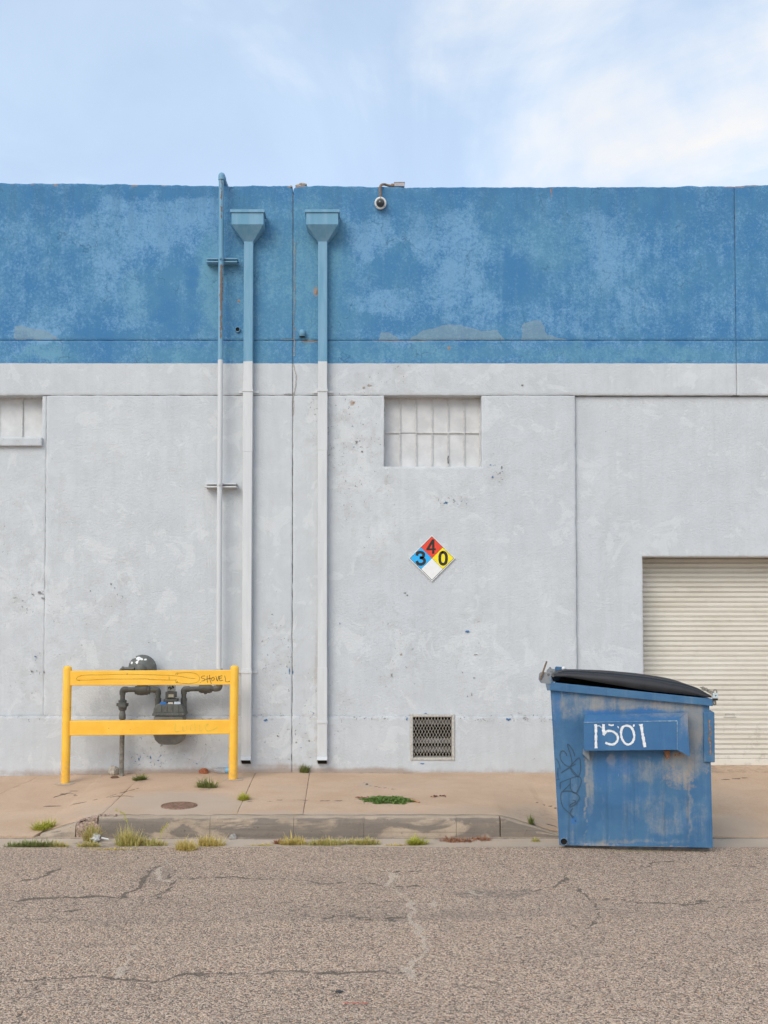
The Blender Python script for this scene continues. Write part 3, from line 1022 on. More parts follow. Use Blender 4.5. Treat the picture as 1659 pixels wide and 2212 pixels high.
wf = window(WIN[0] + .002, WIN[1] - .002, WIN[2] + .004, ZG2 + .004, YW + .15, 6, 2, (1,))
wf['label'] = 'twelve pane steel window with every pane painted over white'
lz0 = LWIN[2]
lf = window(LWIN[0], LWIN[1] - .002, lz0 + .01, ZG2 + .004, YLB + .15, 4, 1, ())
lf['label'] = 'painted over window cut by the left edge of the picture'
# sills
sl = MB()
sz = lz0
sl.hexa([(LWIN[0] - .05, YLB - .05, sz - .105), (LWIN[1] + .012, YLB - .05, sz - .105), (LWIN[1] + .012, YLB + .14, sz - .105), (LWIN[0] - .05, YLB + .14, sz - .105),
         (LWIN[0] - .05, YLB - .05, sz - .012), (LWIN[1] + .012, YLB - .05, sz - .012), (LWIN[1] + .012, YLB + .14, sz + .016), (LWIN[0] - .05, YLB + .14, sz + .016)])
for o in (sl.build('sill', M['wall'], lf, bevel=.012),):
    me = o.data
    for k, v in (('fade', 0), ('teal', 0), ('chip', .55), ('grime', 0.02), ('peel', 0)):
        set_attr(me, k, np.full(len(me.vertices), v))
sl = MB()
sl.hexa([(WIN[0] + .001, YW + .012, WIN[2] - .03), (WIN[1] - .001, YW + .012, WIN[2] - .03), (WIN[1] - .001, YW + .17, WIN[2] - .03), (WIN[0] + .001, YW + .17, WIN[2] - .03),
         (WIN[0] + .001, YW + .012, WIN[2] - .004), (WIN[1] - .001, YW + .012, WIN[2] - .004), (WIN[1] - .001, YW + .17, WIN[2] + .018), (WIN[0] + .001, YW + .17, WIN[2] + .018)])
o = sl.build('sill', M['wall'], wf)
for k, v in (('fade', 0), ('teal', 0), ('chip', .5), ('grime', 0.0), ('peel', 0)):
    set_attr(o.data, k, np.full(8, v))
# little broken latch on the sash
lt = MB()
p = at(934 + 34, 1000, YW + .14)
lt.tube([(p[0], p[1] - .005, p[2] - .005), (p[0] - .006, p[1] - .02, p[2] + .05), (p[0] + .004, p[1] - .01, p[2] + .075)], .006, 6)
lt.build('latch', M['louver'], wf)

# ---- roll-up door: one slat profile, copied
YD = YRB + 0.33
dz0 = at(1560, 1657, YD)[2]
dz1 = GZ1 + 0.1
ds = thing('tmp', (0, YW, WALL_BASE), None, None)
PITCHD = 10.55 / FOC * YD
slat_prof = [(0.0, 0.0), (-.010, .0012), (-.0115, .003), (-.0115, PITCHD * .66), (-.009, PITCHD * .70), (.0045, PITCHD * .725), (.0045, PITCHD * .775), (-.008, PITCHD * .795),
             (-.0095, PITCHD * .82), (-.0095, PITCHD * .93), (-.006, PITCHD * .955), (.004, PITCHD * .975), (.004, PITCHD * .995)]
gd = MB()
gd.box((GX0 - .10, YD + .012, dz0 - .02), (GX1 + .10, YD + .03, dz1 + .05))
door = gd.build('roll_up_door', M['dark'], bld, label='cream roll-up door of narrow horizontal slats')
sm = MB()
n = len(slat_prof)
vv = [(GX0 - .04, YD + y, z) for y, z in slat_prof] + [(GX1 + .04, YD + y, z) for y, z in slat_prof]
sm.add(vv, [(i, n + i, n + i + 1, i + 1) for i in range(n - 1)])
slat0 = None
z = dz0 + .10
k = 0
while z < dz1:
    if slat0 is None:
        org = ORG[bld]
        me = sm.mesh('slat', org)
        me.materials.append(M['door'])
        slat0 = bpy.data.objects.new('slat', me)
        o = slat0
    else:
        o = slat0.copy()
    COL.objects.link(o)
    o.parent = door
    o.location = (0, 0, z)
    z += PITCHD
    k += 1
bb = MB()
bb.box((GX0 - .04, YD - .014, dz0), (GX1 + .04, YD + .005, dz0 + .098))
bb.build('bottom_bar', M['door'], door, bevel=.004)
hx, _, hz = at(1577, 1545.5, YD - .02)
hb = MB()
hb.box((hx - .07, YD - .020, hz - .022), (hx + .07, YD - .009, hz - .013))
hb.box((hx - .052, YD - .018, hz - .013), (hx - .045, YD - .009, hz + .018))
hb.box((hx + .045, YD - .018, hz - .013), (hx + .052, YD - .009, hz + .018))
hb.box((hx - .052, YD - .019, hz + .018), (hx + .052, YD - .009, hz + .026))
hb.build('pull_handle', M['frame_w'], door, bevel=.002)
bpy.data.objects.remove(ds)
# guide rails hidden at the jambs
MB().box((GX0 - .02, YD - .05, dz0 - .05), (GX0 + .004, YD - .02, dz1)).build('guide_rail', M['frame_w'], door)
MB().box((GX1 - .004, YD - .05, dz0 - .05), (GX1 + .02, YD - .02, dz1)).build('guide_rail', M['frame_w'], door)

# ---- crawl space vent
vx0, vx1, vz0, vz1 = VENT
fw = 0.026
vm = MB()
yv0, yv1 = YPL - .012, YW + .10
vm.box((vx0 - .004, yv0, vz0 - .012), (vx0 + fw, yv1, vz1 + .006))
vm.box((vx1 - fw, yv0, vz0 - .012), (vx1 + .004, yv1, vz1 + .006))
vm.box((vx0 + fw, yv0 + .002, vz1 - .022), (vx1 - fw, yv1, vz1 + .004))
vm.box((vx0 + fw, yv0 + .002, vz0 - .010), (vx1 - fw, yv1, vz0 + .020))
vent = vm.build('crawl_space_vent', M['frame_w'], bld, bevel=.006, label='square vent with diamond wire mesh low in the wall')
sc = MB()
ix0, ix1, iz0, iz1 = vx0 + fw - .004, vx1 - fw + .004, vz0 + .018, vz1 - .020
ncol, nrow = 12.5, 12.6
cw, ch = (ix1 - ix0) / ncol, (iz1 - iz0) / nrow
ym = YPL + .002
sl_ = 2 * ch / cw
for sgn in (1, -1):
    for i in range(-16, 30):
        # straight strand x = xs + sgn*(z-iz0)/slope, clipped to the frame
        xs0 = ix0 + i * cw
        pts = []
        for zz in np.linspace(iz0, iz1, 40):
            xx = xs0 + sgn * (zz - iz0) / sl_
            if ix0 <= xx <= ix1:
                pts.append((xx, ym + (.0015 if sgn > 0 else -.0015), zz))
        if len(pts) > 1:
            sc.tube([pts[0], pts[-1]], .0020, 5, caps=False)
sc.build('wire_mesh', M['screen'], vent, kind='stuff')
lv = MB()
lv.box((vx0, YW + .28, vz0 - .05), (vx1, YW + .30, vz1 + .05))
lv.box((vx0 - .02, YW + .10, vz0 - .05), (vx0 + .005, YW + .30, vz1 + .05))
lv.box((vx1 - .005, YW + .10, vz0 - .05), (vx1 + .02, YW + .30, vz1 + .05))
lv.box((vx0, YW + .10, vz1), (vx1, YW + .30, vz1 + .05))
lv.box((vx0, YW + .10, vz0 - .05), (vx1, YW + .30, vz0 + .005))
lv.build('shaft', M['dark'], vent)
for (fr, tilt, hgt) in ((0.82, .03, .05), (0.40, .045, .05), (0.20, .05, .045)):
    zc = vz0 + (vz1 - vz0) * fr
    MB().hexa([(vx0 + .03, YW + .06, zc - hgt / 2), (vx1 - .03, YW + .06, zc - hgt / 2), (vx1 - .03, YW + .066, zc - hgt / 2), (vx0 + .03, YW + .066, zc - hgt / 2),
               (vx0 + .03, YW + .06 + tilt, zc + hgt / 2), (vx1 - .03, YW + .06 + tilt, zc + hgt / 2), (vx1 - .03, YW + .066 + tilt, zc + hgt / 2), (vx0 + .03, YW + .066 + tilt, zc + hgt / 2)]
              ).build('louver', M['louver'], vent)

# ------------------------------------------------------------------ ground: road, gutter, curb, sidewalk
YC = ground(600, 1806, 0)[1]          # foot of the curb
YA = ground(600, 1829, 0)[1]          # edge of the asphalt
CW, CH = 0.155, 0.158                 # curb width and height
RX = [ground(p, 1800, 0)[0] for p in (88, 214, 1081, 1208)]


def ramp(X):
    return np.interp(X, RX, [0, 1, 1, 0])


def walk_z(X, Y):
    X, Y = np.asarray(X, float), np.asarray(Y, float)
    r = ramp(X)
    v = (Y - YC - CW) / (YW - YC - CW)
    # the wings flare out behind the curb
    r2 = np.clip(r + (0.25 * np.clip(v, 0, 1)) * (r > 0) * (r < 1), 0, 1)
    zc = r2 * CH + (1 - r2) * 0.02
    zw = WALL_BASE - 0.035 * np.clip((-2.2 - X) / 1.6, 0, 1)
    return zc + (zw - zc) * v


def wz(x, y):
    return float(walk_z(x, y))


def on_walk(px, py):
    z = 0.15
    for _ in range(12):
        x, y, _z = ground(px, py, z)
        z = wz(x, y)
    return Vector((x, y, z))


gp = MB()
gp.box((-900, -900, -.6), (900, 900, -.12))
tag(gp.build('ground', M['dirt']), 'bare ground reaching the horizon', 'ground', kind='structure')

# road
CR_DARK = [([(700, 1982), (840, 1984), (890, 1986)], .03), ([(640, 1955), (760, 1950), (890, 1952)], .016), ([(905, 2020), (1000, 2016), (1120, 2022)], .012), ([(120, 2108), (80, 2150), (60, 2200)], .014), ([(1270, 1936), (1290, 1975), (1282, 1995), (1262, 2012)], .016), ([(1505, 1944), (1560, 1960), (1659, 1963)], .014), ([(884, 2103), (960, 2120), (1100, 2126)], .014), ([(34, 1950), (105, 1938), (190, 1935), (260, 1938), (305, 1918), (318, 1890), (330, 1875), (362, 1862)], .045),
           ([(330, 1940), (390, 1898), (470, 1897), (560, 1896), (700, 1906), (829, 1911), (960, 1914)], .028),
           ([(0, 2120), (34, 2117), (140, 2111), (235, 2107), (320, 2113), (450, 2104), (640, 2101), (830, 2099), (884, 2103)], .034),
           ([(1150, 1925), (1190, 1912), (1224, 1895), (1244, 1918), (1270, 1936), (1330, 1943), (1420, 1950), (1470, 1953), (1505, 1944), (1659, 1946)], .026),
           ([(1390, 1872), (1409, 1863), (1450, 1855)], .035), ([(86, 1893), (134, 1875)], .03), ([(34, 1905), (86, 1893)], .02),
           ([(829, 1884), (880, 1882), (960, 1880)], .02), ([(140, 1966), (180, 1963)], .03), ([(1560, 1866), (1640, 1872)], .02),
           ([(350, 1905), (366, 1896), (374, 1880)], .03), ([(1265, 2010), (1280, 1990), (1285, 1985)], .02)]
CR_FILL = [([(846, 1897), (842, 1912), (858, 1924), (872, 1935), (890, 1950)], .014), ([(1010, 1925), (1030, 1935), (1045, 1930)], .012), ([(700, 1878), (760, 1874), (838, 1880)], .010), ([(836, 1912), (846, 1897), (838, 1885)], .03), ([(894, 1948), (890, 1965), (893, 1988), (903, 2005), (905, 2018), (911, 2040), (914, 2058), (895, 2075), (877, 2088), (880, 2100), (895, 2115)], .022),
           ([(259, 2107), (270, 2080), (292, 2040)], .018), ([(360, 1862), (340, 1880), (350, 1900), (375, 1905)], .024), ([(930, 1945), (938, 1960)], .02)]


def gpts(lst):
    return [ground(x, y, 0)[:2] for x, y in lst]


def build_road():
    xs = np.concatenate([np.arange(-60, -5, 5.0), np.arange(-4.6, 4.6, 0.02), np.arange(5, 61, 5.0)])
    ys = np.concatenate([np.arange(-30, 3.3, 3.0), np.arange(3.6, YA - .01, 0.02), [YA]])
    X, Y = np.meshgrid(xs, ys)
    edge = (np.abs(Y - YA) < 1e-6)
    Yj = Y + edge * ((fbm(X * 5, X * 0, 80) - .5) * .05 + (fbm(X * 30, X * 0, 81) - .5) * .02)
    wx = X + (fbm(X * 6, Y * 6, 82) - .5) * .12 + (fbm(X * 22, Y * 22, 86) - .5) * .05
    wy = Y + (fbm(X * 6, Y * 6, 83) - .5) * .20 + (fbm(X * 22, Y * 22, 87) - .5) * .06
    crack = np.zeros(X.shape)
    near = (np.abs(X) < 4.7) & (Y > 3.5)
    for pts, w in CR_DARK:
        d = seg_dist(wx[near], wy[near], gpts(pts))
        crack[near] = np.maximum(crack[near], np.clip(1.15 - d / (w * .85), 0, 1) * (.80 + .25 * np.clip((fbm(X[near] * 2.3, Y[near] * 2.3, 88) - .3) * 2.5, 0, 1)))
    fill = np.zeros(X.shape)
    for pts, w in CR_FILL:
        d = seg_dist(wx[near], wy[near], gpts(pts))
        fill[near] = np.maximum(fill[near], np.clip(1.3 - d / w, 0, 1))
        crack[near] = np.maximum(crack[near], np.clip(1 - np.abs(d - w * 1.25) / (w * .5), 0, 1) * .45)
    stain = np.zeros(X.shape)
    px, py = unproject(X[near], Y[near], np.zeros(near.sum()))
    st = blobs(px, py, [(1065, 1929, 95, 8, .95), (700, 1978, 420, 12, .62), (300, 1985, 280, 9, .5), (500, 1960, 500, 26, .22), (1400, 1965, 260, 16, .28), (850, 2096, 26, 9, .6),
                        (600, 2104, 260, 5, .25), (340, 1895, 30, 22, .4), (1290, 1995, 60, 22, .2), (520, 2030, 60, 10, .3), (1180, 2060, 120, 12, .22), (200, 2040, 70, 9, .28), (1500, 2100, 90, 12, .25), (1420, 1880, 120, 6, .3), (700, 1905, 60, 6, .35), (980, 2010, 40, 7, .25)], 0.05, 10)
    st += .28 * np.clip((fbm(X[near] * .8, Y[near] * 3.2, 84) - .47) * 3, 0, 1)
    stain[near] = np.clip(st, 0, 1)
    dust = np.clip(1 - (YA - Y) / 0.22, 0, 1) * .55
    Z = (fbm(X * 1.2, Y * 1.2, 85) - .5) * .012 - crack * .005 + fill * .003
    Z = np.where(edge, -0.03, Z)
    me = grid_mesh('road', np.stack([X, Yj, Z], -1), np.ones((len(ys) - 1, len(xs) - 1), bool))
    for k, v in (('crack', crack), ('fill', fill), ('stain', stain), ('dust', dust)):
        set_attr(me, k, v.ravel())
    me.materials.append(M['asphalt'])
    o = bpy.data.objects.new('road', me)
    COL.objects.link(o)
    tag(o, 'cracked grey brown asphalt road with worn stone chips showing', 'road', kind='structure')
    ORG[o] = Vector((0, 0, 0))
    return o


road = build_road()
# red paint dash on the road
rd = MB()
a, b = ground(741, 2170.5), ground(795, 2172)
rd.ribbon([(a[0] + (b[0] - a[0]) * t, a[1] + (b[1] - a[1]) * t + random.Random(int(t * 20)).uniform(-.004, .004), .012) for t in np.linspace(0, 1, 14)],
          [.004 + .010 * abs(math.sin(9 * t)) for t in np.linspace(0.05, 1, 14)], (0, 0, 1))
rd.build('red_paint_dash', mat_simple('red_paint', (0.55, 0.11, 0.06), .7, .3, var=.3, scale=60), road)


def grid_obj(name, X, Y, Z, mat, attrs, kind=None, parent=None, label=None, cat=None, skirt=0.0):
    Pg = np.stack([X, Y, Z], -1)
    ny, nx = X.shape
    ex = None
    if skirt:
        ring = [(0, i) for i in range(nx)] + [(j, nx - 1) for j in range(1, ny)] + [(ny - 1, i) for i in range(nx - 2, -1, -1)] + [(j, 0) for j in range(ny - 2, 0, -1)]
        ev, ef = [], []
        for a, b in zip(ring, ring[1:] + ring[:1]):
            o = X.size + len(ev)
            p, q = Pg[a], Pg[b]
            ev.extend([p, q, q - np.array([0, 0, skirt]), p - np.array([0, 0, skirt])])
            ef.append((o, o + 3, o + 2, o + 1))
        ex = (np.array(ev), np.array(ef))
    me = grid_mesh(name, Pg, np.ones((ny - 1, nx - 1), bool), ex)
    n = len(me.vertices)
    co = np.zeros(n * 3, np.float32)
    me.vertices.foreach_get('co', co)
    co = co.reshape(-1, 3).astype(float)
    for k, v in (attrs(co[:, 0], co[:, 1], co[:, 2]) if attrs else {}).items():
        set_attr(me, k, v)
    me.materials.append(mat)
    o = bpy.data.objects.new(name, me)
    COL.objects.link(o)
    if parent is not None:
        me.transform(Matrix.Translation(-ORG[parent]))
        o.parent = parent
        ORG[o] = ORG[parent]
    else:
        ORG[o] = Vector((0, 0, 0))
    return tag(o, label, cat, kind=kind)


def gut_attrs(X, Y, Z):
    px, py = unproject(X, Y, Z)
    st = np.clip(1 - np.abs(Y - YC + .02) / .05, 0, 1) * .75 + .5 * np.clip((fbm(X * 2, Y * 9, 90) - .5) * 3, 0, 1)
    st = np.maximum(st, blobs(px, py, [(960, 1808, 60, 10, .5), (210, 1826, 60, 8, .6), (330, 1826, 90, 8, .5), (700, 1826, 120, 8, .5)], 0, 6))
    return dict(stain=st, grey=.35 + .5 * np.clip((fbm(X * 1.1, Y * 2, 91) - .4) * 3, 0, 1), crack=np.clip(1 - np.abs(Y - YC + .015) / .014, 0, 1) * .9)


xs = np.arange(-5.6, 7.6, .035)
ys = np.linspace(YA - .12, YC + .05, 18)
X, Y = np.meshgrid(xs, ys)
Z = -0.012 - .012 * np.sin(np.clip((Y - YA) / (YC - YA), 0, 1) * math.pi) + (fbm(X * 2, Y * 2, 92) - .5) * .008
grid_obj('gutter', X, Y, Z, M['gutter'], gut_attrs, 'structure', None, 'narrow concrete gutter between road and curb', 'gutter')

# sidewalk: a bed with separate slabs
side = thing('sidewalk', (0, YC, 0), 'tan concrete sidewalk of large slabs in front of the warehouse', 'sidewalk', kind='structure')
bedm = mat_simple('joint_dirt', (0.19, 0.145, 0.105), .95, .1, var=.3, scale=25, space='pos')
xs = np.linspace(-6, 8, 90)
ys = np.linspace(YC + .2, YW + .3, 16)
X, Y = np.meshgrid(xs, ys)
grid_obj('sub_base', X, Y, walk_z(X, Y) - .013, bedm, None, None, side)
W_CR = [([(100, 1741), (180, 1733), (232, 1722), (262, 1719), (290, 1722)], .012), ([(232, 1722), (262, 1712), (300, 1702)], .008),
        ([(525, 1732), (560, 1730), (590, 1730)], .010), ([(600, 1728), (720, 1730), (740, 1729)], .006),
        ([(1155, 1732), (1175, 1738), (1205, 1748)], .009), ([(1180, 1780), (1205, 1786)], .012), ([(1545, 1686), (1600, 1681), (1625, 1679)], .012),
        ([(115, 1722), (150, 1712), (165, 1718)], .012), ([(130, 1712), (145, 1722)], .01), ([(145, 1708), (175, 1708)], .008), ([(785, 1690), (800, 1698), (850, 1705)], .01)]


def walk_attrs(X, Y, Z):
    px, py = unproject(X, Y, Z)
    crack = np.zeros(X.shape)
    wx, wy = X + (fbm(X * 9, Y * 9, 93) - .5) * .05, Y + (fbm(X * 9, Y * 9, 94) - .5) * .08
    for pts, w in W_CR:
        gp_ = [tuple(on_walk(*p)[:2]) for p in pts]
        crack = np.maximum(crack, np.clip(1.2 - seg_dist(wx, wy, gp_) / (w * 1.7), 0, 1))
    st = np.clip(1 - (YW - Y) / .14, 0, 1) * .45
    st = np.maximum(st, blobs(px, py, [(140, 1716, 25, 8, .35), (840, 1727, 78, 16, .4), (945, 1684, 30, 3, .35), (1150, 1765, 70, 30, .3), (1590, 1750, 60, 40, .3),
                                       (680, 1765, 30, 4, .3), (420, 1680, 120, 6, .3), (446, 1705, 22, 5, .5), (304, 1690, 16, 4, .5)], 0, 6))
    st += .22 * np.clip((fbm(X * 1.5, Y * 1.5, 95) - .5) * 3, 0, 1)
    gr = blobs(px, py, [(390, 1735, 130, 24, .75), (610, 1762, 460, 7, .6), (250, 1752, 80, 18, .4), (1010, 1755, 90, 12, .35), (860, 1695, 120, 8, .2), (1130, 1775, 60, 30, .55),
                        (1590, 1790, 60, 30, .5), (790, 1694, 16, 6, .6), (610, 1700, 30, 6, .3)], .06, 8)
    return dict(stain=st, grey=gr, crack=crack)


def joint_x(pw, pc):
    a, b = on_walk(*pw), on_walk(*pc)
    s = (b.x - a.x) / (b.y - a.y)
    return lambda y: a.x + s * (y - a.y)


JT = [lambda y: -6.0 + 0 * y, joint_x((90, 1674), (34, 1699)), joint_x((292, 1689), (214, 1764)), joint_x((532, 1712), (512, 1756)),
      joint_x((668, 1674), (655, 1756)), lambda y: GX1 - .9 + 0 * y, lambda y: 8.0 + 0 * y]
YS_BACK = YD + .04


def front_y(X):
    return YC + CW * (ramp(X) > 0.002) - .004 + .008 * (ramp(X) > .002)


def slab(j0, j1, va, vb, seed):
    """va, vb: None = full depth, else metres in front of wall"""
    ya_full = YC
    n = max(4, int((float(j1(YC)) - float(j0(YC))) / .03))
    m_ = 76 if va is None and vb is None else 44
    u = np.linspace(0, 1, n)
    v = np.linspace(0, 1, m_)
    U, V = np.meshgrid(u, v)
    x_lo = U * (j1(YC + .1) - j0(YC + .1)) + j0(YC + .1)
    yf = front_y(x_lo) if va is None else np.full(U.shape, va)
    yb = YS_BACK if vb is None else vb
    Y = yf + (yb - yf) * V
    g_ = .0028
    X = (j0(Y) + g_) + (j1(Y) - g_ - j0(Y) - g_) * U
    bd = (U < 1e-6) | (U > 1 - 1e-6)
    X = X + bd * (fbm(X * 0 + seed, Y * 14, 96) - .5) * .010
    bdy = (V < 1e-6)
    Z = walk_z(X, Y) + (fbm(X * 1.4, Y * 1.4, 97 + seed) - .5) * .008 - (bd | bdy) * .004
    return grid_obj('slab', X, Y, Z, M['conc'], walk_attrs, None, side, skirt=.07)


slab(JT[0], JT[1], None, None, 1)
slab(JT[1], JT[2], None, None, 2)
ymid = on_walk(400, 1712).y
slab(JT[2], JT[3], None, ymid - .004, 3)
slab(JT[2], JT[3], ymid + .004, None, 4)
slab(JT[3], JT[4], None, None, 5)
slab(JT[4], JT[5], None, None, 6)
slab(JT[5], JT[6], None, None, 7)

# curb: separate castings
curb = thing('curb', (0, YC, 0), 'stained concrete curb with low broken end on the left', 'curb', kind='structure')
PROF = [(.000, -.10, 0), (.004, 0.0, 0), (.010, .5, 1), (.016, 1.0, 1, -.034), (.021, 1.0, 1, -.018), (.032, 1.0, 1, -.006), (.048, 1.0, 1, 0.0), (.09, 1.0, 1, .002), (CW - .004, 1.0, 1, .003), (CW - .004, 0, 0)]


def curb_piece(px0, px1, rough=.003, mat='curb', name='curb_stone', hfun=None, inset=.0013):
    x0, x1 = ground(px0, 1803, 0)[0] + inset, ground(px1, 1803, 0)[0] - inset
    n = max(5, int((x1 - x0) / .03))
    mb = MB()
    V = []
    rr = np.linspace(x0, x1, n)
    for i, x in enumerate(rr):
        h = CH * float(ramp(x)) if hfun is None else hfun(x)
        h = max(h, .012)
        for k, p in enumerate(PROF):
            dy = p[0]
            z = p[1] * h if p[2] else p[1]
            if len(p) > 3:
                z = h + p[3] * min(1, h / .06)
            e = rough if 0 < k < len(PROF) - 1 else 0
            wear = (vnoise(x * 9, k * 3.1, 5) - .5) * 2 * e + (vnoise(x * 40, k * 7.1, 6) - .5) * 2 * e * .7
            wear2 = (vnoise(x * 11, k * 2.3, 8) - .5) * 2 * e
            V.append((x, YC + dy + float(wear), z + float(wear2)))
    K = len(PROF)
    F = []
    for i in range(n - 1):
        for k in range(K - 1):
            F.append((i * K + k, (i + 1) * K + k, (i + 1) * K + k + 1, i * K + k + 1))
    mb.add(V, F, True)
    mb.add(V[:K], [tuple(range(K))])
    mb.add(V[-K:], [tuple(range(K))[::-1]])
    return mb.build(name, M[mat], curb)


M['rubble'] = mat_simple('broken_aggregate', (0.36, 0.255, 0.20), .95, .15, var=.55, scale=45, bump=.02, bscale=45, space='pos')
curb_piece(90, 166, .004)
curb_piece(167, 212, .022, 'rubble', 'broken_curb_end', inset=.0)
cuts = [215, 455, 635, 786, 985, 1078]
for a, b in zip(cuts[:-1], cuts[1:]):
    curb_piece(a, b, .006)
curb_piece(1080, 1208, .004, name='curb_wing')
rng = random.Random(11)
rbm = MB()
for k in range(46):
    p = on_walk(rng.uniform(166, 214), rng.uniform(1765, 1800))
    x = p.x
    h = CH * float(ramp(x))
    t = rng.random()
    c = Vector((x, YC + .012 + t * .10, h * min(1, .35 + t * 1.1)))
    r = rng.uniform(.008, .022)
    rbm.lathe(c, (rng.uniform(-1, 1), rng.uniform(-1, 1), rng.uniform(-1, 1)), [(0, -r), (r * .8, -r * .5), (r, r * .2), (r * .5, r * .8), (0, r)], 6, False)
rbm.build('rubble', M['rubble'], curb, kind='stuff')

# ------------------------------------------------------------------ downspouts
def px_m(Y):  # metres per survey unit at a depth
    return Y / FOC


def downspout(pc_top, pc_bot, joints, strap_rows, label):
    yb = YW - .012
    yf = yb - .085
    xt = at(pc_top, 700, yf)[0]
    xb = at(pc_bot, 1500, yf)[0]
    base = (xb, yf + .04, WALL_BASE)
    t = thing('downspout', base, label, 'downspout', 'rain downspouts on the wall')
    hw = 10.3 * px_m(yf)
    z = lambda py, Y=yf: at(790, py, Y)[2]

    def xc(zz):
        k = (zz - z(1500)) / (z(700) - z(1500))
        return xb + (xt - xb) * k
    rows = [509] + joints + [1634]
    for i, (a, b) in enumerate(zip(rows[:-1], rows[1:])):
        za, zb = z(a), z(b)
        g = .0016 * (len(rows) - i)           # each length slips into the one below it
        ga = hw + .0025 * (i % 2) - .001
        zb2 = zb - (.004 if i < len(rows) - 2 else 0)
        m = MB()
        y0 = yf - .0022 * (i % 2)
        m.hexa([(xc(zb) - ga, y0, zb2), (xc(zb) + ga, y0, zb2), (xc(zb) + ga, yb, zb2), (xc(zb) - ga, yb, zb2),
                (xc(za) - ga, y0, za), (xc(za) + ga, y0, za), (xc(za) + ga, yb, za), (xc(za) - ga, yb, za)])
        m.build('pipe_section', M['sheet'], t, bevel=.006)
    for r_ in strap_rows:
        zz = z(r_)
        x = xc(zz)
        m = MB()
        m.box((x - hw - .006, yf - .009, zz), (x + hw + .006, yb, zz + .03))
        m.box((x - hw - .055, yb - .003, zz + .001), (x - hw - .006, yb + .004, zz + .028))
        m.box((x + hw + .006, yb - .003, zz + .001), (x + hw + .06, yb + .004, zz + .028))
        m.build('strap', M['sheet'], t, bevel=.002)
    # conductor head
    xh = xc(z(500))
    yh = yb - .20
    zh = lambda py: at(790, py, yh)[2]
    w2 = 35 * px_m(yh)
    m = MB()
    m.box((xh - w2, yh, zh(485)), (xh + w2, yb, zh(459)))
    hd = m.build('conductor_head', M['sheet'], t, bevel=.003)
    m = MB()
    f0, f1 = zh(485) - .0005, zh(514)
    w3 = hw - .001
    m.hexa([(xh - w3, yf + .002, f1), (xh + w3, yf + .002, f1), (xh + w3, yb, f1), (xh - w3, yb, f1),
            (xh - w2 + .002, yh + .002, f0), (xh + w2 - .002, yh + .002, f0), (xh + w2 - .002, yb, f0), (xh - w2 + .002, yb, f0)])
    m.build('funnel', M['sheet'], hd, bevel=.002)
    m = MB()
    e = .014
    zt, zb3 = zh(453), zh(459.2)
    m.box((xh - w2 - e, yh - e, zb3), (xh + w2 + e, yh + .001, zt))
    m.box((xh - w2 - e, yh + .001, zb3), (xh - w2 + .001, yb, zt))
    m.box((xh + w2 - .001, yh + .001, zb3), (xh + w2 + e, yb, zt))
    m.build('rim', M['sheet'], hd, bevel=.002)
    m = MB()
    m.box((xh - w2 + .004, yh + .02, zb3 + .004), (xh + w2 - .004, yb - .01, zb3 + .008))
    m.build('water', M['dark'], hd)
    # kicked-out shoe, open at the foot
    zs, ze = z(1634), z(1652)
    x = xc(zs)
    o = .055
    m = MB()
    tk = .003
    A = [(x - hw, yf, zs), (x + hw, yf, zs), (x + hw, yb, zs), (x - hw, yb, zs)]
    B = [(x - hw, yf - o, ze + .055), (x + hw, yf - o, ze + .055), (x + hw, yb - .03, ze), (x - hw, yb - .03, ze)]
    m.add(A + B, [(0, 1, 5, 4), (1, 2, 6, 5), (3, 0, 4, 7), (2, 3, 7, 6)])
    s_ = m.build('shoe', M['sheet'], t)
    sd = s_.modifiers.new('solid', 'SOLIDIFY')
    sd.thickness = .003
    i = .005
    m = MB()
    m.hexa([(x - hw + i, yf - o + .012, ze + .052), (x + hw - i, yf - o + .012, ze + .052), (x + hw - i, yb - .036, ze + .004), (x - hw + i, yb - .036, ze + .004),
            (x - hw + i, yf + .008, zs), (x + hw - i, yf + .008, zs), (x + hw - i, yb - .008, zs), (x - hw + i, yb - .008, zs)])
    m.build('bore_shade', M['dark'], t)  # solid near-black plug painted as the shade inside the shoe
    return t


downspout(536.0, 532.0, [846, 975, 1443], [846, 1455], 'left of two square rain downspouts, close beside the round pipe')
downspout(696.8, 696.2, [846, 972, 1441], [846, 1563], 'right of two square rain downspouts, right of the cracked wall joint')

# ------------------------------------------------------------------ gas riser pipe on the wall
YG = YW - .15
gp_x = lambda py: at(np.interp(py, [400, 1440], [478.2, 472.5]), py, YG)[0]
top = at(478.5, 378, YG)
pt = thing('gas_pipe', (gp_x(1440), YG, 1.3), 'tall round pipe clamped to the wall, rusty where blue, bent over the parapet', 'pipe')
pr = 5.7 * px_m(YG)
pts = [(gp_x(y), YG, at(478, y, YG)[2]) for y in np.linspace(1447, 388, 220)]
m = MB().tube(pts, pr, 16)
o = m.build('pipe', M['pipe'], pt)
zz = np.array([v[2] for v in m.v])
xx = np.array([v[0] for v in m.v])
_, ppy = unproject(xx, np.full(zz.shape, YG), zz)
ru = np.interp(ppy, [372, 390, 470, 480, 560, 571, 575, 640, 665, 730, 738, 800], [.55, .62, .55, .3, .15, .3, .85, .85, .72, .62, .1, 0])
ru *= np.clip(1.0 - np.abs(xx - np.array([gp_x(q) for q in ppy]) - .008) / .036, 0, 1) * 1.1
set_attr(o.data, 'rust', ru)
el = fillet([(top[0], YG, at(478, 389, YG)[2]), (top[0], YG, top[2] + .0), (top[0] + .003, YG + .11, top[2] + .0)], .05, 8)
o = MB().tube(el, pr * 1.22, 16).build('elbow', M['pipe'], pt)
set_attr(o.data, 'rust', np.full(len(o.data.vertices), .30))
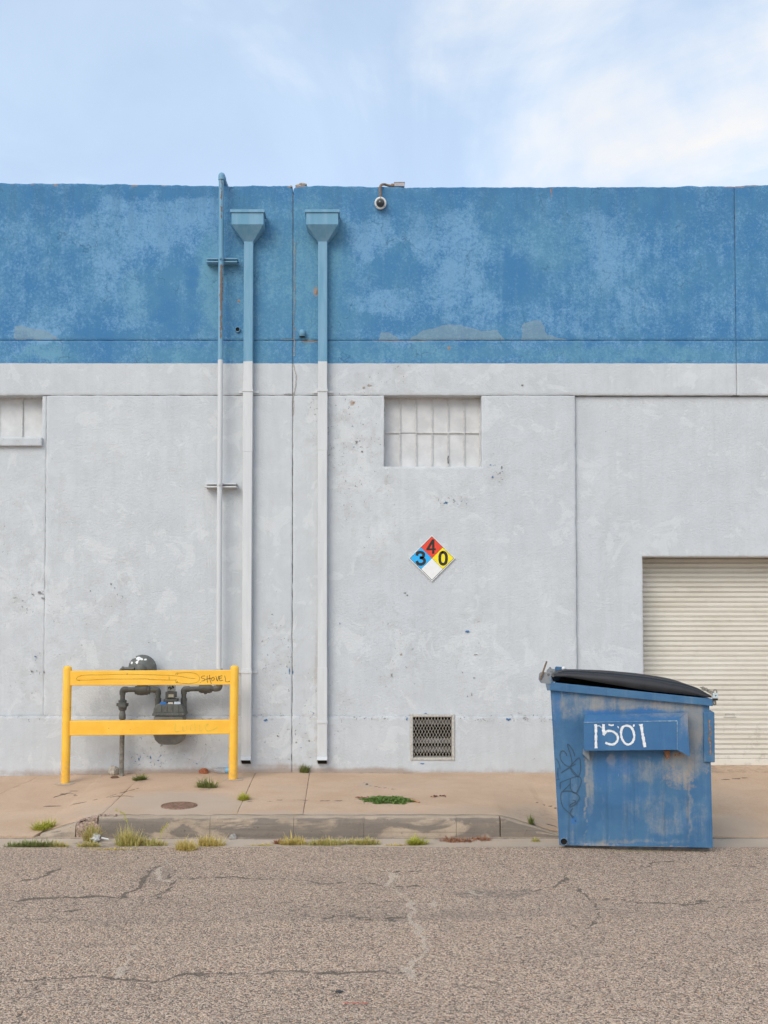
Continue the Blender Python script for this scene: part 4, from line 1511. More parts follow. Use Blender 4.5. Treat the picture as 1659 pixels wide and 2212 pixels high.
o = MB().tube([(top[0] + .003, YG + .10, top[2]), (top[0] + .02, YG + .62, top[2] - .01), (top[0] + .02, YG + .66, top[2] - .5)], pr, 12).build('roof_pipe', M['pipe'], pt)
set_attr(o.data, 'rust', np.full(len(o.data.vertices), .45))
for (row, a, b) in ((563, 446.5, 513), (1048.5, 443.5, 511)):
    zc = at(478, row, YG + .05)[2]
    x0, x1 = at(a, row, YG + .05)[0], at(b, row, YG + .05)[0]
    m = MB()
    h = .0225
    yb, yf = YW + .004, YG + pr + .001
    m.box((x0, yb - .006, zc - h), (x1, yb, zc + h))
    m.box((x0, yf, zc + h - .004), (x1, yb - .006, zc + h))
    m.box((x0, yf, zc - h), (x1, yb - .006, zc - h + .004))
    m.box((x0, yf, zc + h - .014), (x1, yf + .003, zc + h - .004))
    m.box((x0, yf, zc - h + .004), (x1, yf + .003, zc - h + .014))
    st = m.build('strut_channel', M['sheet'], pt)
    m = MB()
    c = [(gp_x(row) + pr * 1.09 * math.cos(t), YG + pr * 1.09 * math.sin(t)) for t in np.linspace(math.pi * 1.02, math.pi * 1.98, 12)]
    for s_ in range(len(c) - 1):
        (xa, ya), (xb_, yb_) = c[s_], c[s_ + 1]
        m.add([(xa, ya, zc - .016), (xb_, yb_, zc - .016), (xb_, yb_, zc + .016), (xa, ya, zc + .016)], [(0, 1, 2, 3)], True)
    m.box((gp_x(row) - .007, YG - pr * 1.09 - .022, zc - .012), (gp_x(row) + .007, YG - pr * 1.0, zc + .012))
    m.build('clamp', M['sheet'], st)

# ------------------------------------------------------------------ gas meter set
z3 = zoomf(150, 2050, 2.37)


def G3(x, y, Y=None):
    return Vector(at(*z3(x, y), Y if Y else YG))


def m3(n):  # zoom units -> metres
    return n / 2.37 * .6636 * px_m(YG)


foot = G3(582, 1120)
foot.z = wz(foot.x, YG)
gm = thing('gas_meter', foot, 'grey gas meter with regulator and pipes behind the yellow barrier', 'gas meter')
MB().tube([(foot.x, YG, foot.z - .03), G3(588, 690)], m3(19), 16).build('riser', M['rustpipe'], gm)
m = MB()
c0 = G3(588, 690)
m.lathe(c0, (0, 0, 1), [(m3(22), 0), (m3(26), .004), (m3(27), m3(30)), (m3(22), m3(52)), (m3(20), m3(70))], 18)
m.build('coupling', M['gasgrey2'], gm)
m = MB()
c1 = G3(590, 612)
m.lathe(c1, (0, 0, 1), [(m3(22), m3(-12)), (m3(30), m3(-4)), (m3(32), m3(10)), (m3(38), m3(26)), (m3(38), m3(36)), (m3(30), m3(50)), (m3(32), m3(56)), (m3(32), m3(68)), (m3(22), m3(72))], 18)
m.tube([G3(545, 577), G3(635, 577)], m3(13), 8)
m.box(tuple(G3(560, 600, YG - .07)), tuple(G3(620, 560, YG - .02)))
m.build('shut_off_valve', M['gasgrey'], gm, bevel=.003)
MB().tube(fillet([G3(590, 545), G3(590, 462), G3(700, 462)], m3(34), 8), m3(19), 16).build('inlet_pipe', M['gasgrey'], gm)
m = MB().tube(fillet([G3(590, 500), G3(590, 462), G3(628, 462)], m3(34), 8), m3(23.5), 16)
m.build('elbow', M['gasgrey'], gm)
# regulator: valve body, bonnet facing the street
m = MB()
m.tube([G3(688, 466), G3(800, 466)], [m3(33), m3(33)], 8, smooth=False)
m.tube([G3(705, 466), G3(782, 466)], m3(38), 20)
m.tube([G3(741, 490), G3(741, 506)], m3(16), 6, smooth=False)
m.tube([G3(741, 440), G3(741, 380)], m3(28), 16)
reg = m.build('regulator_body', M['gasgrey'], gm, bevel=.003)
m = MB()
RC = G3(741, 302, YG - .01)
R = m3(109)
m.lathe(RC + Vector((0, .05, 0)), (0, -1, 0), [(0, -.03), (R * .6, -.025), (R * .9, 0), (R, .02), (R, .036), (R * .985, .042), (R * .97, .046), (R * .88, .075), (R * .72, .098), (R * .5, .112), (R * .36, .118), (R * .36, .15), (R * .33, .155), (0, .156)], 40)
m.build('diaphragm_case', M['gasgrey'], reg)
for k in range(8):
    a = 2 * math.pi * (k + .5) / 8
    p = RC + Vector((math.cos(a) * R * .93, -.0, math.sin(a) * R * .93))
    MB().tube([p, p + Vector((0, -.022, 0))], .008, 6, smooth=False).build('bolt', M['gasgrey2'], reg)
m = MB()
m.tube(fillet([G3(680, 300, YG - .09), G3(585, 300, YG - .09), G3(572, 325, YG - .09)], .03, 5), m3(13), 10)
m.tube([G3(585, 300, YG - .09), G3(600, 300, YG - .09)], m3(17), 8)
m.build('vent_elbow', M['gasgrey'], reg)
# flaked white spots on the case
m = MB()
rg = random.Random(3)
for (x, y, a, b) in ((705, 228, 26, 24), (722, 222, 20, 14), (668, 255, 10, 10), (745, 225, 12, 9), (775, 228, 11, 9), (712, 250, 10, 12)):
    pts = []
    for k in range(9):
        t = 2 * math.pi * k / 9
        q = G3(x + math.cos(t) * a * rg.uniform(.7, 1.2), y + math.sin(t) * b * rg.uniform(.7, 1.2), YG)
        rr = math.hypot(q.x - RC.x, q.z - RC.z) / R
        dep = np.interp(rr, [0, .36, .5, .72, .88, .97], [.118, .118, .112, .098, .075, .046])
        pts.append((q.x, RC.y + .05 - dep - .003, q.z))
    m.prism(pts, (0, .004, 0))
m.build('paint_flake', M['white'], reg)
MB().tube(fillet([G3(795, 466), G3(864, 464), G3(864, 560)], m3(34), 8), m3(19), 16).build('outlet_pipe', M['gasgrey'], gm)
m = MB().tube(fillet([G3(828, 464), G3(864, 464), G3(864, 502)], m3(34), 8), m3(23.5), 16)
m.build('elbow', M['gasgrey'], gm)
# meter case
YM0, YM1 = YG - .13, YG + .08


def ext(poly, ya, yb):
    a = [G3(x, y, YG) for x, y in poly]
    return [Vector((p.x, ya, p.z)) for p in a], Vector((0, yb - ya, 0))


m = MB()
p, off = ext([(850, 655), (1072, 655), (1075, 690), (1080, 800), (1066, 842), (1040, 868), (1012, 878), (905, 878), (880, 868), (855, 842), (840, 800), (846, 690)], YM0 + .01, YM1 - .01)
m.prism(p, off)
m.build('meter_case', M['gasgrey2'], gm, bevel=.018)
m = MB()
p, off = ext([(840, 641), (848, 598), (868, 570), (900, 556), (1025, 556), (1056, 570), (1074, 598), (1083, 641)], YM0 + .004, YM1)
m.prism(p, off)
up = m.build('upper_case', M['gasgrey'], gm, bevel=.014)
m = MB()
p, off = ext([(836, 655), (838, 636), (1086, 636), (1084, 655)], YM0 - .006, YM1 + .006)
m.prism(p, off)
m.build('flange', M['gasgrey'], gm, bevel=.003)
for x in (888, 930, 975, 1020):
    MB().box(tuple(G3(x - 5, 634, YM0 - .004)), tuple(G3(x + 5, 585, YM0 + .01))).build('rib', M['gasgrey'], up, bevel=.003)
for x in (862, 897, 937, 978, 1018, 1056):
    q = G3(x, 650, YM0 - .006)
    MB().tube([q, q + Vector((0, -.010, 0))], .0075, 6, smooth=False).build('bolt', M['gasgrey2'], up)
for x in (864, 1063):
    MB().tube([G3(x, 642), G3(x, 548)], [m3(24), m3(22)], 14).build('port', M['gasgrey'], up)
    MB().tube([G3(x, 552), G3(x, 528)], m3(25), 8, smooth=False).build('union_nut', M['gasgrey'], up)
m = MB()
m.box(tuple(G3(906, 556, YM0 + .03)), tuple(G3(1024, 526, YM1 - .05)))
m.box(tuple(G3(920, 527, YM0 + .02)), tuple(G3(1010, 474, YM1 - .06)))
ix = m.build('index_box', M['gasgrey'], gm, bevel=.005)
m = MB()
m.box(tuple(G3(930, 474, YM0 + .025)), tuple(G3(1001, 424, YM1 - .08)))
m.build('index_cover', mat_simple('clouded_cover', (0.30, 0.34, 0.32), .25, .6, var=.25, scale=40), ix, bevel=.004)
m = MB()
for (x, y) in ((945, 448), (957, 443), (970, 450), (982, 444), (960, 456), (975, 438)):
    q = G3(x, y, YM0 + .024)
    m.lathe(q, (0, -1, 0), [(.009, 0), (.009, .001), (0, .001)], 8)
m.build('dial', M['ink'], ix)
for (nm, x0, x1, y0, y1, col) in (('rating_plate', 944, 984, 498, 520, (.50, .47, .34)), ('blue_sticker', 880, 928, 556, 577, (.03, .17, .48)), ('tan_sticker', 942, 979, 558, 573, (.60, .57, .50)), ('white_sticker', 988, 1037, 555, 574, (.55, .64, .74))):
    yy = YM0 + .018 if nm == 'rating_plate' else YM0 - .000
    MB().box(tuple(G3(x0, y1, yy)), tuple(G3(x1, y0, yy + .004))).build(nm, mat_simple(nm, col, .4, .5, var=.08, scale=60), gm)
MB().tube(fillet([G3(1063, 548), G3(1063, 458), G3(1200, 455)], m3(34), 8), m3(19), 16).build('outlet_pipe', M['gasgrey'], gm)
m = MB().tube(fillet([G3(1063, 496), G3(1063, 458), G3(1106, 457)], m3(34), 8), m3(23.5), 16)
m.build('elbow', M['gasgrey'], gm)
m = MB()
m.tube([G3(1180, 455), G3(1195, 455)], m3(29), 8, smooth=False)
m.tube([G3(1194, 455), G3(1268, 455)], m3(34), 18)
m.tube([G3(1267, 455), G3(1280, 455)], m3(29), 8, smooth=False)
m.tube([G3(1230, 470), G3(1230, 497)], [m3(26), m3(10)], 12)
m.build('plug_valve', M['gasgrey'], gm, bevel=.002)
MB().tube(fillet([G3(1275, 455), G3(1337, 452), G3(1337, 320)], m3(36), 8), m3(20), 16).build('outlet_pipe', M['gasgrey'], gm)
m = MB().tube(fillet([G3(1296, 453), G3(1337, 452), G3(1337, 408)], m3(36), 8), m3(25), 16)
m.build('elbow', M['gasgrey2'], gm)
m = MB().tube([G3(1337, 330), G3(1337, 298)], m3(25), 14)
m.build('coupling', M['frame_w'], gm)

# ------------------------------------------------------------------ yellow barrier
bl, br = on_walk(141, 1692.5), on_walk(503, 1684.5)
by = thing('pipe_barrier', (bl + br) / 2, 'yellow steel barrier of two posts and two flat rails before the gas meter', 'barrier')
prad = 9.3 * px_m(bl.y)


def vplane(px, py, p0, p1, off=0.0):
    """point of the survey ray on the vertical plane through p0,p1 moved off towards the street"""
    d = Vector(ray(px, py))
    e = Vector((p1.x - p0.x, p1.y - p0.y, 0)).normalized()
    n = Vector((e.y, -e.x, 0))
    t = (Vector((p0.x, p0.y, 0)) + n * off - Vector((0, 0, CAM_H))).dot(n) / d.dot(n)
    return Vector((0, 0, CAM_H)) + d * t


tops = [vplane(146.2, 1438, bl, br), vplane(506.8, 1437, bl, br)]
for b_, tp in zip((bl, br), tops):
    m = MB()
    ax = tp - b_
    L = ax.length
    m.lathe(b_ - Vector((0, 0, .03)), ax, [(prad, 0), (prad, L + .03 - prad * .75), (prad * .96, L + .03 - prad * .5), (prad * .82, L + .03 - prad * .25), (prad * .5, L + .03 - prad * .06), (0, L + .03)], 28)
    po = m.build('post', M['yellow'], by)
    m = MB()
    rg = random.Random(int(b_.x * 10))
    v = []
    for k in range(18):
        a = 2 * math.pi * k / 18
        r = prad * (1.75 + .5 * rg.random())
        x, y = b_.x + math.cos(a) * r * 1.25, b_.y + math.sin(a) * r
        v.append((x, y, wz(x, y) + .004))
    c = (b_.x, b_.y, wz(b_.x, b_.y) + .016)
    m.add(v + [c], [(k, (k + 1) % 18, 18) for k in range(18)], True)
    m.build('footing', mat_simple('footing_concrete', (0.47, 0.38, 0.29), .9, .2, var=.15, scale=30, space='pos'), by)
e = (br - bl)
e.z = 0
e.normalize()
nn = Vector((e.y, -e.x, 0))
RO = .028
rails = []
for (tl, tr, brr, bll) in (((185, 317), (1432, 312), (1432, 424), (185, 431)), ((180, 703), (1428, 695), (1428, 804), (180, 817))):
    q = [vplane(*z3(*k), bl, br, RO) for k in (bll, brr, tr, tl)]
    back = -nn * RO * 2
    m = MB().hexa([q[0], q[1], q[1] + back, q[0] + back, q[3], q[2], q[2] + back, q[3] + back])
    rails.append(m.build('rail', M['yellow'], by, bevel=.006))


def strokes(zf, plane, lst, width, mat, name, parent, nrm, sm=5, jit=.0, seed=1):
    m = MB()
    rg = random.Random(seed)
    for k, ln in enumerate(lst):
        w = width
        if isinstance(ln, dict):
            w, ln = ln['w'], ln['p']
        pts = smooth_line(ln, sm)
        P3 = [plane(*zf(x, y), .0006 * (k % 3)) for x, y in pts]
        wl = [w * rg.uniform(.75, 1.2) for _ in P3]
        m.ribbon(P3, wl, nrm)
    return m.build(name, mat, parent)


zG = zoomf(340, 2100, 3.7705)
pl = lambda px, py, o_: vplane(px, py, bl, br, RO + .0015 + o_)
strokes(z3, pl, [[(262, 393), (240, 388), (234, 378), (250, 362), (300, 350), (420, 348), (600, 343), (760, 346), (950, 352), (1050, 362), (1100, 372), (1152, 376)],
                 [(240, 388), (330, 388), (480, 380), (600, 380), (780, 379), (800, 383), (960, 388), (1010, 386)], [(949, 362), (950, 388)],
                 [(1000, 350), (1005, 336), (1018, 333), (1010, 350)], [(998, 385), (1003, 410), (1010, 398), (1018, 408)],
                 [(1014, 336), (1060, 331), (1110, 330), (1160, 341), (1184, 370), (1172, 400), (1120, 414), (1060, 414), (1006, 406)]], .0036, mat_simple('thin_marker', (.30, .17, .02), .6, .3, var=.4, scale=30), 'shovel_drawing', rails[0], nn)
strokes(zG, pl, [[(1235, 378), (1200, 382), (1190, 402), (1222, 412), (1232, 430), (1190, 442)], [(1262, 375), (1260, 415), (1265, 462)], [(1240, 422), (1308, 404)], [(1290, 366), (1292, 410), (1312, 476)],
                 [(1332, 393), (1312, 414), (1320, 434), (1346, 426), (1346, 402), (1332, 393)], [(1368, 380), (1386, 442), (1404, 376)], [(1408, 386), (1416, 436), (1452, 430)], [(1408, 386), (1446, 374)], [(1412, 410), (1442, 402)],
                 [(1474, 376), (1484, 410), (1492, 450), (1540, 444)]], .005, M['ink'], 'shovel_lettering', rails[0], nn)
strokes(zG, pl, [[(872, 965), (868, 1010), (872, 1062), (940, 1052)], [(960, 1000), (965, 1050), (1000, 1045), (1010, 990)], [(1080, 975), (1055, 1000), (1062, 1045), (1110, 1050)], [(1105, 960), (1115, 1055)],
                 [(1170, 980), (1172, 1050), (1200, 1040), (1235, 990), (1275, 970), (1240, 1020), (1270, 1055), (1330, 1040), (1390, 1010)]], .011, M['ghost'], 'faded_scrawl', rails[1], nn)

# ------------------------------------------------------------------ hazard diamond
zW = zoomf(1150, 1200, 2.949)
YS = YW - .016
sc_, sl_c, sr_, sb_ = [Vector(at(*zW(*q), YS)) for q in ((752, 1600), (529, 1820), (981, 1820), (754, 2046))]
ctr = (sl_c + sr_) / 2
hd = 50.6 * px_m(YS)
sg = thing('hazard_sign', ctr - Vector((0, 0, hd)), 'diamond hazard sign of red, blue, yellow and white squares with 4, 3 and 0', 'sign')


def dia(cx, cz, r, y):
    return [(cx - r, y, cz), (cx, y, cz - r), (cx + r, y, cz), (cx, y, cz + r)]


MB().prism(dia(ctr.x, ctr.z, hd, YS), (0, .010, 0)).build('plate', M['white'], sg)
MB().prism(dia(ctr.x, ctr.z, hd * .945, YS - .0012), (0, .0012, 0)).build('border', M['ink'], sg)
q = hd * .93 / 2
for nm, dx, dz, col in (('red_square', 0, q, (.80, .055, .022)), ('blue_square', -q, 0, (.02, .43, .86)), ('yellow_square', q, 0, (.93, .76, .012)), ('white_square', 0, -q, (.82, .81, .78))):
    MB().prism(dia(ctr.x + dx, ctr.z + dz, q * .985, YS - .0030), (0, .0016, 0)).build(nm, mat_simple('sign_' + nm, col, .4, .5, var=.03), sg)


def dig(cx, cz, h, polys, strokes_, name):
    """digit drawn in a box h high, unit coordinates x 0..0.6, y 0..1"""
    m = MB()
    y = YS - .0042
    for po in polys:
        m.prism([(cx + (x - .3) * h, y, cz + (v - .5) * h) for x, v in po], (0, .0008, 0))
    for st, w in strokes_:
        pts = smooth_line(st, 8)
        m.ribbon([(cx + (x - .3) * h, y - .0002, cz + (v - .5) * h) for x, v in pts], w * h, (0, -1, 0))
    m.build(name, M['ink'], sg)


k = px_m(YS) * .6636 / 2.949
DH = 138 * k
c4 = Vector(at(*zW(743, 1708), YS))
c3 = Vector(at(*zW(646, 1820), YS))
c0_ = Vector(at(*zW(862, 1820), YS))
dig(c4.x, c4.z, DH, [[(.40, 0), (.56, 0), (.56, 1), (.40, 1)], [(0, .24), (.40, .24), (.40, .37), (0, .37)], [(.56, .24), (.66, .24), (.66, .37), (.56, .37)]],
    [([(.46, .94), (.07, .30)], .17)], 'digit')
dig(c3.x, c3.z, DH, [], [([(.04, .68), (.08, .84), (.20, .915), (.36, .91), (.50, .82), (.51, .67), (.42, .56), (.24, .53)], .195),
                         ([(.24, .53), (.44, .50), (.56, .38), (.56, .22), (.42, .095), (.24, .08), (.10, .15), (.03, .31)], .195)], 'digit')
dig(c0_.x, c0_.z, DH, [], [([(.3, .92), (.15, .85), (.075, .66), (.07, .5), (.075, .34), (.15, .15), (.3, .08), (.45, .15), (.525, .34), (.53, .5), (.525, .66), (.45, .85), (.3, .92), (.2, .88)], .195)], 'digit')

# ------------------------------------------------------------------ security camera, roof box, stubs
zC = zoomf(1180, 560, 8.295)
YK = YW - .07
kc = Vector(at(*zC(485, 838), YK))
rk = 164 / 8.295 * .6636 * px_m(YK)
sc2 = thing('security_camera', kc, 'white round dome camera hung from a rusty conduit below the parapet', 'camera')
axis = Vector((0, -1, -.30))
m = MB()
m.lathe(kc - axis.normalized() * .045, axis, [(0, -.02), (rk * .8, -.02), (rk * .96, 0), (rk, .02), (rk, .035), (rk * .97, .045), (rk * .90, .050), (rk * .70, .052), (rk * .66, .046)], 36)
m.build('housing', M['white'], sc2)
m = MB()
m.lathe(kc - axis.normalized() * .045, axis, [(rk * .70, .043), (rk * .66, .050), (rk * .60, .066), (rk * .45, .084), (rk * .25, .094), (0, .097)], 32)
dm = bpy.data.materials.new('smoked_dome')
m_, g_, b_ = new_mat('smoked_dome')
b_.inputs['Base Color'].default_value = (.035, .038, .035, 1)
b_.inputs['Roughness'].default_value = .12
b_.inputs['Specular IOR Level'].default_value = .7
m.build('dome', m_, sc2)
m = MB()
for a in (2.5, .62, -1.57):
    ax = axis.normalized()
    u = Vector((1, 0, 0))
    w = ax.cross(u)
    p = kc + u * math.cos(a) * rk * .84 - w * math.sin(a) * rk * .84 + ax * .005
    m.lathe(p, axis, [(.0045, 0), (.0045, .002), (0, .002)], 8)
m.build('screw', M['louver'], sc2)
M['rustcond'] = mat_simple('rusted_conduit', (0.23, 0.155, 0.105), .75, .3, var=.35, scale=35)
cp = [Vector(at(*zC(x, y), yy)) for x, y, yy in ((485, 700, YK + .01), (475, 480, YK + .01), (478, 400, YK + .02), (520, 345, YW - .02), (600, 335, YW + .02), (720, 368, YW + .04), (870, 366, YW + .05))]
MB().tube(smooth_line([tuple(p) for p in cp], 5), 37 / 8.295 * .6636 * px_m(YK) * .92, 12).build('conduit', M['rustcond'], sc2)
p = Vector(at(*zC(772, 367), YW + .045))
MB().tube([p, p + Vector((.045, 0, 0))], .022, 10).build('connector', M['rustcond'], sc2)
a, b = Vector(at(*zC(862, 382), YW + .01)), Vector(at(*zC(1137, 266), YW + .01))
jb = thing('junction_box', ((a + b) / 2) - Vector((0, 0, (b.z - a.z) / 2)), 'small grey junction box lying on the parapet beside the camera conduit', 'box')
M['alu'] = mat_simple('weathered_aluminium', (0.42, 0.39, 0.40), .5, .5, var=.12, scale=30)
MB().box((a.x, YW + .01, a.z), (b.x, YW + .11, b.z - .006)).build('box', M['alu'], jb, bevel=.004)
MB().box((a.x - .004, YW + .006, b.z - .006), (b.x + .004, YW + .114, b.z)).build('lid', M['alu'], jb, bevel=.002)

YH = YW - .03
c = Vector(at(513, 711, YH))
st = thing('pipe_stub', c, 'short open pipe end in the blue wall between round pipe and left downspout', 'pipe')
MB().lathe((c.x, YW + .02, c.z), (0, -1, 0), [(.030, 0), (.030, .045), (.028, .047), (.024, .047), (.023, .030), (.023, -.02)], 22).build('sleeve', M['sheet'], st)
MB().lathe((c.x, YW - .016, c.z), (0, -1, 0), [(.0235, 0), (0, .001)], 18).build('bore_shade', M['dark'], st)  # near-black disc stands in for the shaded inside of the pipe
zB = zoomf(600, 800, 3.19)
c = Vector(at(*zB(1226, 946), YH))
ch = thing('conduit_hood', c, 'small blue bell shaped hood on the wall just right of the vertical joint', 'hood')
MB().lathe(c, (0, 0, 1), [(.034, -.0), (.038, .0), (.037, .045), (.034, .062), (.026, .075), (.012, .082), (0, .083)], 22).build('bell', M['sheet'], ch)
MB().lathe(c, (0, 0, 1), [(.034, .004), (0, .005)], 16).build('bore_shade', M['dark'], ch)  # near-black disc painted as the shade under the hood
MB().tube([c + Vector((.01, .01, .05)), (c.x + .01, YW + .03, c.z + .05)], .022, 10).build('stem', M['sheet'], ch)

# ------------------------------------------------------------------ dumpster (built in its own axes: x along the visible side, y away from the street)
d0, d1 = Vector(ground(1210, 1832, 0)), Vector(ground(1540, 1842.5, 0))
dex = (d1 - d0).normalized()
dang = math.atan2(dex.y, dex.x)
dump = thing('dumpster', d0, 'weathered blue steel dumpster with black lid, painted 1501, on the road edge', 'dumpster')
dump.rotation_euler = (math.radians(0.3), 0, dang)
ORG[dump] = Vector((0, 0, 0))
zD = zoomf(1700, 2100, 2.0737)
zN = zoomf(1880, 2300, 3.95)
zS = zoomf(1780, 2380, 5.532)
zLb = zoomf(1720, 2130, 7.213)
zT = zoomf(1720, 2130, 2.5136)
zR = zoomf(2200, 2150, 5.673)
_Rd = Matrix.Rotation(-dang, 3, 'Z')


def DL(px, py, off=0.0):
    """survey ray -> dumpster axes, on the side face moved off (m) towards the street"""
    w = vplane(px, py, d0, d1, off)
    return _Rd @ (w - d0)


def dz(x, y, off=0.0, zf=zD):
    return DL(*zf(x, y), off)


def mat_bin():
    m, g, b = new_mat('weathered_blue_paint')
    P = g.obj()
    wear, rust, fresh = g.attr('wear'), g.attr('rust'), g.attr('fresh')
    n1 = g.noise(P, 5, 6, 0.62, .3)
    run = g.noise(g.scl(P, 16, 16, 1.7), 1.0, 5, 0.65, .3)
    n2 = g.noise(P, 42, 5, 0.7)
    base = g.mix(g.step(n1, .3, .7), (0.040, 0.126, 0.252), (0.060, 0.160, 0.280))
    base = g.mix(g.m('MULTIPLY', g.step(run, .48, .72), .35), base, (0.108, 0.196, 0.296))
    v = g.m('ADD', wear, g.m('MULTIPLY', g.m('SUBTRACT', run, .5), 0.8))
    v = g.m('ADD', v, g.m('MULTIPLY', g.m('SUBTRACT', n1, .5), 0.7))
    v = g.m('ADD', v, g.m('MULTIPLY', g.m('SUBTRACT', n2, .5), .5))
    base = g.mix(g.m('MULTIPLY', g.step(v, .3, .95), .8), base, g.mix(n1, (.21, .245, .265), (.36, .315, .255)))
    base = g.mix(g.m('MULTIPLY', g.step(g.noise(g.scl(P, 22, 22, 1.1), 1.0, 4, .6, .2), .56, .72), .38), base, (.025, .062, .11))
    base = g.mix(g.m('MULTIPLY', fresh, .85), base, (.032, .145, .36))
    r = g.m('ADD', rust, g.m('MULTIPLY', g.m('SUBTRACT', n2, .5), 1.0))
    r = g.m('ADD', r, g.m('MULTIPLY', g.m('SUBTRACT', run, .5), .5))
    halo = g.step(r, .22, .62)
    base = g.mix(g.m('MULTIPLY', halo, .6), base, (.36, .27, .19))
    core = g.step(r, .58, .72)
    base = g.mix(core, base, g.mix(n2, (.15, .05, .018), (.30, .115, .035)))
    sc_ = g.step(g.noise(g.scl(P, 30, 30, 4), 1.0, 3, .6), .70, .74)
    base = g.mix(g.m('MULTIPLY', sc_, .35), base, (.35, .42, .50))
    g.set(b.inputs['Base Color'], base)
    g.set(b.inputs['Roughness'], g.step(n1, .2, .8, .48, .68))
    b.inputs['Specular IOR Level'].default_value = .4
    g.set(b.inputs['Normal'], g.bump(g.m('ADD', g.noise(P, 3.2, 3), g.m('MULTIPLY', n2, .06)), .022, .6))
    return m


M['bin'] = mat_bin()
M['lid'] = mat_simple('black_plastic_lid', (.021, .021, .024), .48, .45, var=.25, scale=7, bump=.0012, bscale=90)
M['zinc'] = mat_simple('zinc_chain', (.25, .23, .19), .45, .6, metal=.6, var=.35, scale=60)


def bin_attr(o, wear=.1, rust=.0, fresh=0.0):
    n = len(o.data.vertices)
    for k, v in (('wear', wear), ('rust', rust), ('fresh', fresh)):
        set_attr(o.data, k, np.full(n, float(v)) if np.isscalar(v) else v)
    return o


BD = 1.22          # body depth, front face to the far side
C00, C10, C11, C01 = (250, 1350), (1287, 1368), (1262, 400), (190, 300)
nx, nz = 84, 92
us, vs = np.meshgrid(np.linspace(0, 1, nx), np.linspace(0, 1, nz))
ZX = (1 - vs) * ((1 - us) * C00[0] + us * C10[0]) + vs * ((1 - us) * C01[0] + us * C11[0])
ZY = (1 - vs) * ((1 - us) * C00[1] + us * C10[1]) + vs * ((1 - us) * C01[1] + us * C11[1])
cor = [dz(*c) for c in (C00, C10, C11, C01)]
PX = (1 - vs) * ((1 - us) * cor[0].x + us * cor[1].x) + vs * ((1 - us) * cor[3].x + us * cor[2].x)
PZ = (1 - vs) * ((1 - us) * cor[0].z + us * cor[1].z) + vs * ((1 - us) * cor[3].z + us * cor[2].z)
dent = (fbm(PX * 2.6, PZ * 2.6, 120) - .5) * .045 + .012 * np.exp(-((ZX - 440) / 26.0) ** 2) * (ZY > 750)
edge = (us < 1e-6) | (us > 1 - 1e-6) | (vs < 1e-6) | (vs > 1 - 1e-6)
PY = np.where(edge, 0, dent * .6)
bx0, bx1, bxt0, bxt1 = cor[0].x, cor[1].x, cor[3].x, cor[2].x
zb0, zb1, zt0, zt1 = cor[0].z, cor[1].z, cor[3].z, cor[2].z
A = [(bx0, 0, zb0), (bx1, 0, zb1), (bxt1, 0, zt1), (bxt0, 0, zt0)]
B = [(x + .075 * (k_ in (0, 3)), BD, z_) for k_, (x, _, z_) in enumerate(A)]      # the far end is a little narrower
tkk = .02
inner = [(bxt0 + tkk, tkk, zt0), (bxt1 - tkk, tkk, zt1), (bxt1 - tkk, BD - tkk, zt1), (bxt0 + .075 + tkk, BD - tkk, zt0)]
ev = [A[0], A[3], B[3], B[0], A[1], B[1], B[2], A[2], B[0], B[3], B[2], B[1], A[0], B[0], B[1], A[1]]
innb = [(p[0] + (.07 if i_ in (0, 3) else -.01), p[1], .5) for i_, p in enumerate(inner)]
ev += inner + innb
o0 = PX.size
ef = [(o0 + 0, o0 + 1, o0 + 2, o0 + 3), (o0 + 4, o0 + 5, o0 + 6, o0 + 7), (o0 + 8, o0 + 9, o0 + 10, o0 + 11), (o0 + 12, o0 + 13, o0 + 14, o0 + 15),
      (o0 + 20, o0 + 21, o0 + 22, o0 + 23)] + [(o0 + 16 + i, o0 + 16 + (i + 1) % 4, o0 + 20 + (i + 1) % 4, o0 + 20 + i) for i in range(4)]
me = grid_mesh('body', np.stack([PX, PY, PZ], -1), np.ones((nz - 1, nx - 1), bool), (np.array(ev), np.array(ef)))
me.materials.append(M['bin'])
body = bpy.data.objects.new('body', me)
COL.objects.link(body)
body.parent = dump
ORG[body] = Vector((0, 0, 0))
wear = blobs(ZX, ZY, [(560, 390, 420, 60, .62), (330, 430, 70, 110, .62), (860, 400, 380, 45, .75), (1165, 560, 70, 220, .82), (1080, 820, 130, 110, .78), (850, 850, 190, 70, .55), (700, 800, 120, 70, .5),
                      (470, 950, 26, 260, .62), (900, 1110, 240, 130, .42), (1180, 1200, 80, 140, .45), (420, 1300, 180, 40, .4), (620, 1250, 260, 70, .3), (240, 560, 40, 160, .35), (500, 400, 50, 60, .8),
                      (610, 785, 32, 28, .95), (437, 1000, 5, 260, .95), (700, 1330, 420, 14, .55), (1000, 1230, 120, 60, .5), (262, 345, 12, 90, .8), (1130, 1150, 12, 180, .7), (545, 1060, 10, 160, .5), (330, 1000, 60, 120, .35)], .27, 30, .012)
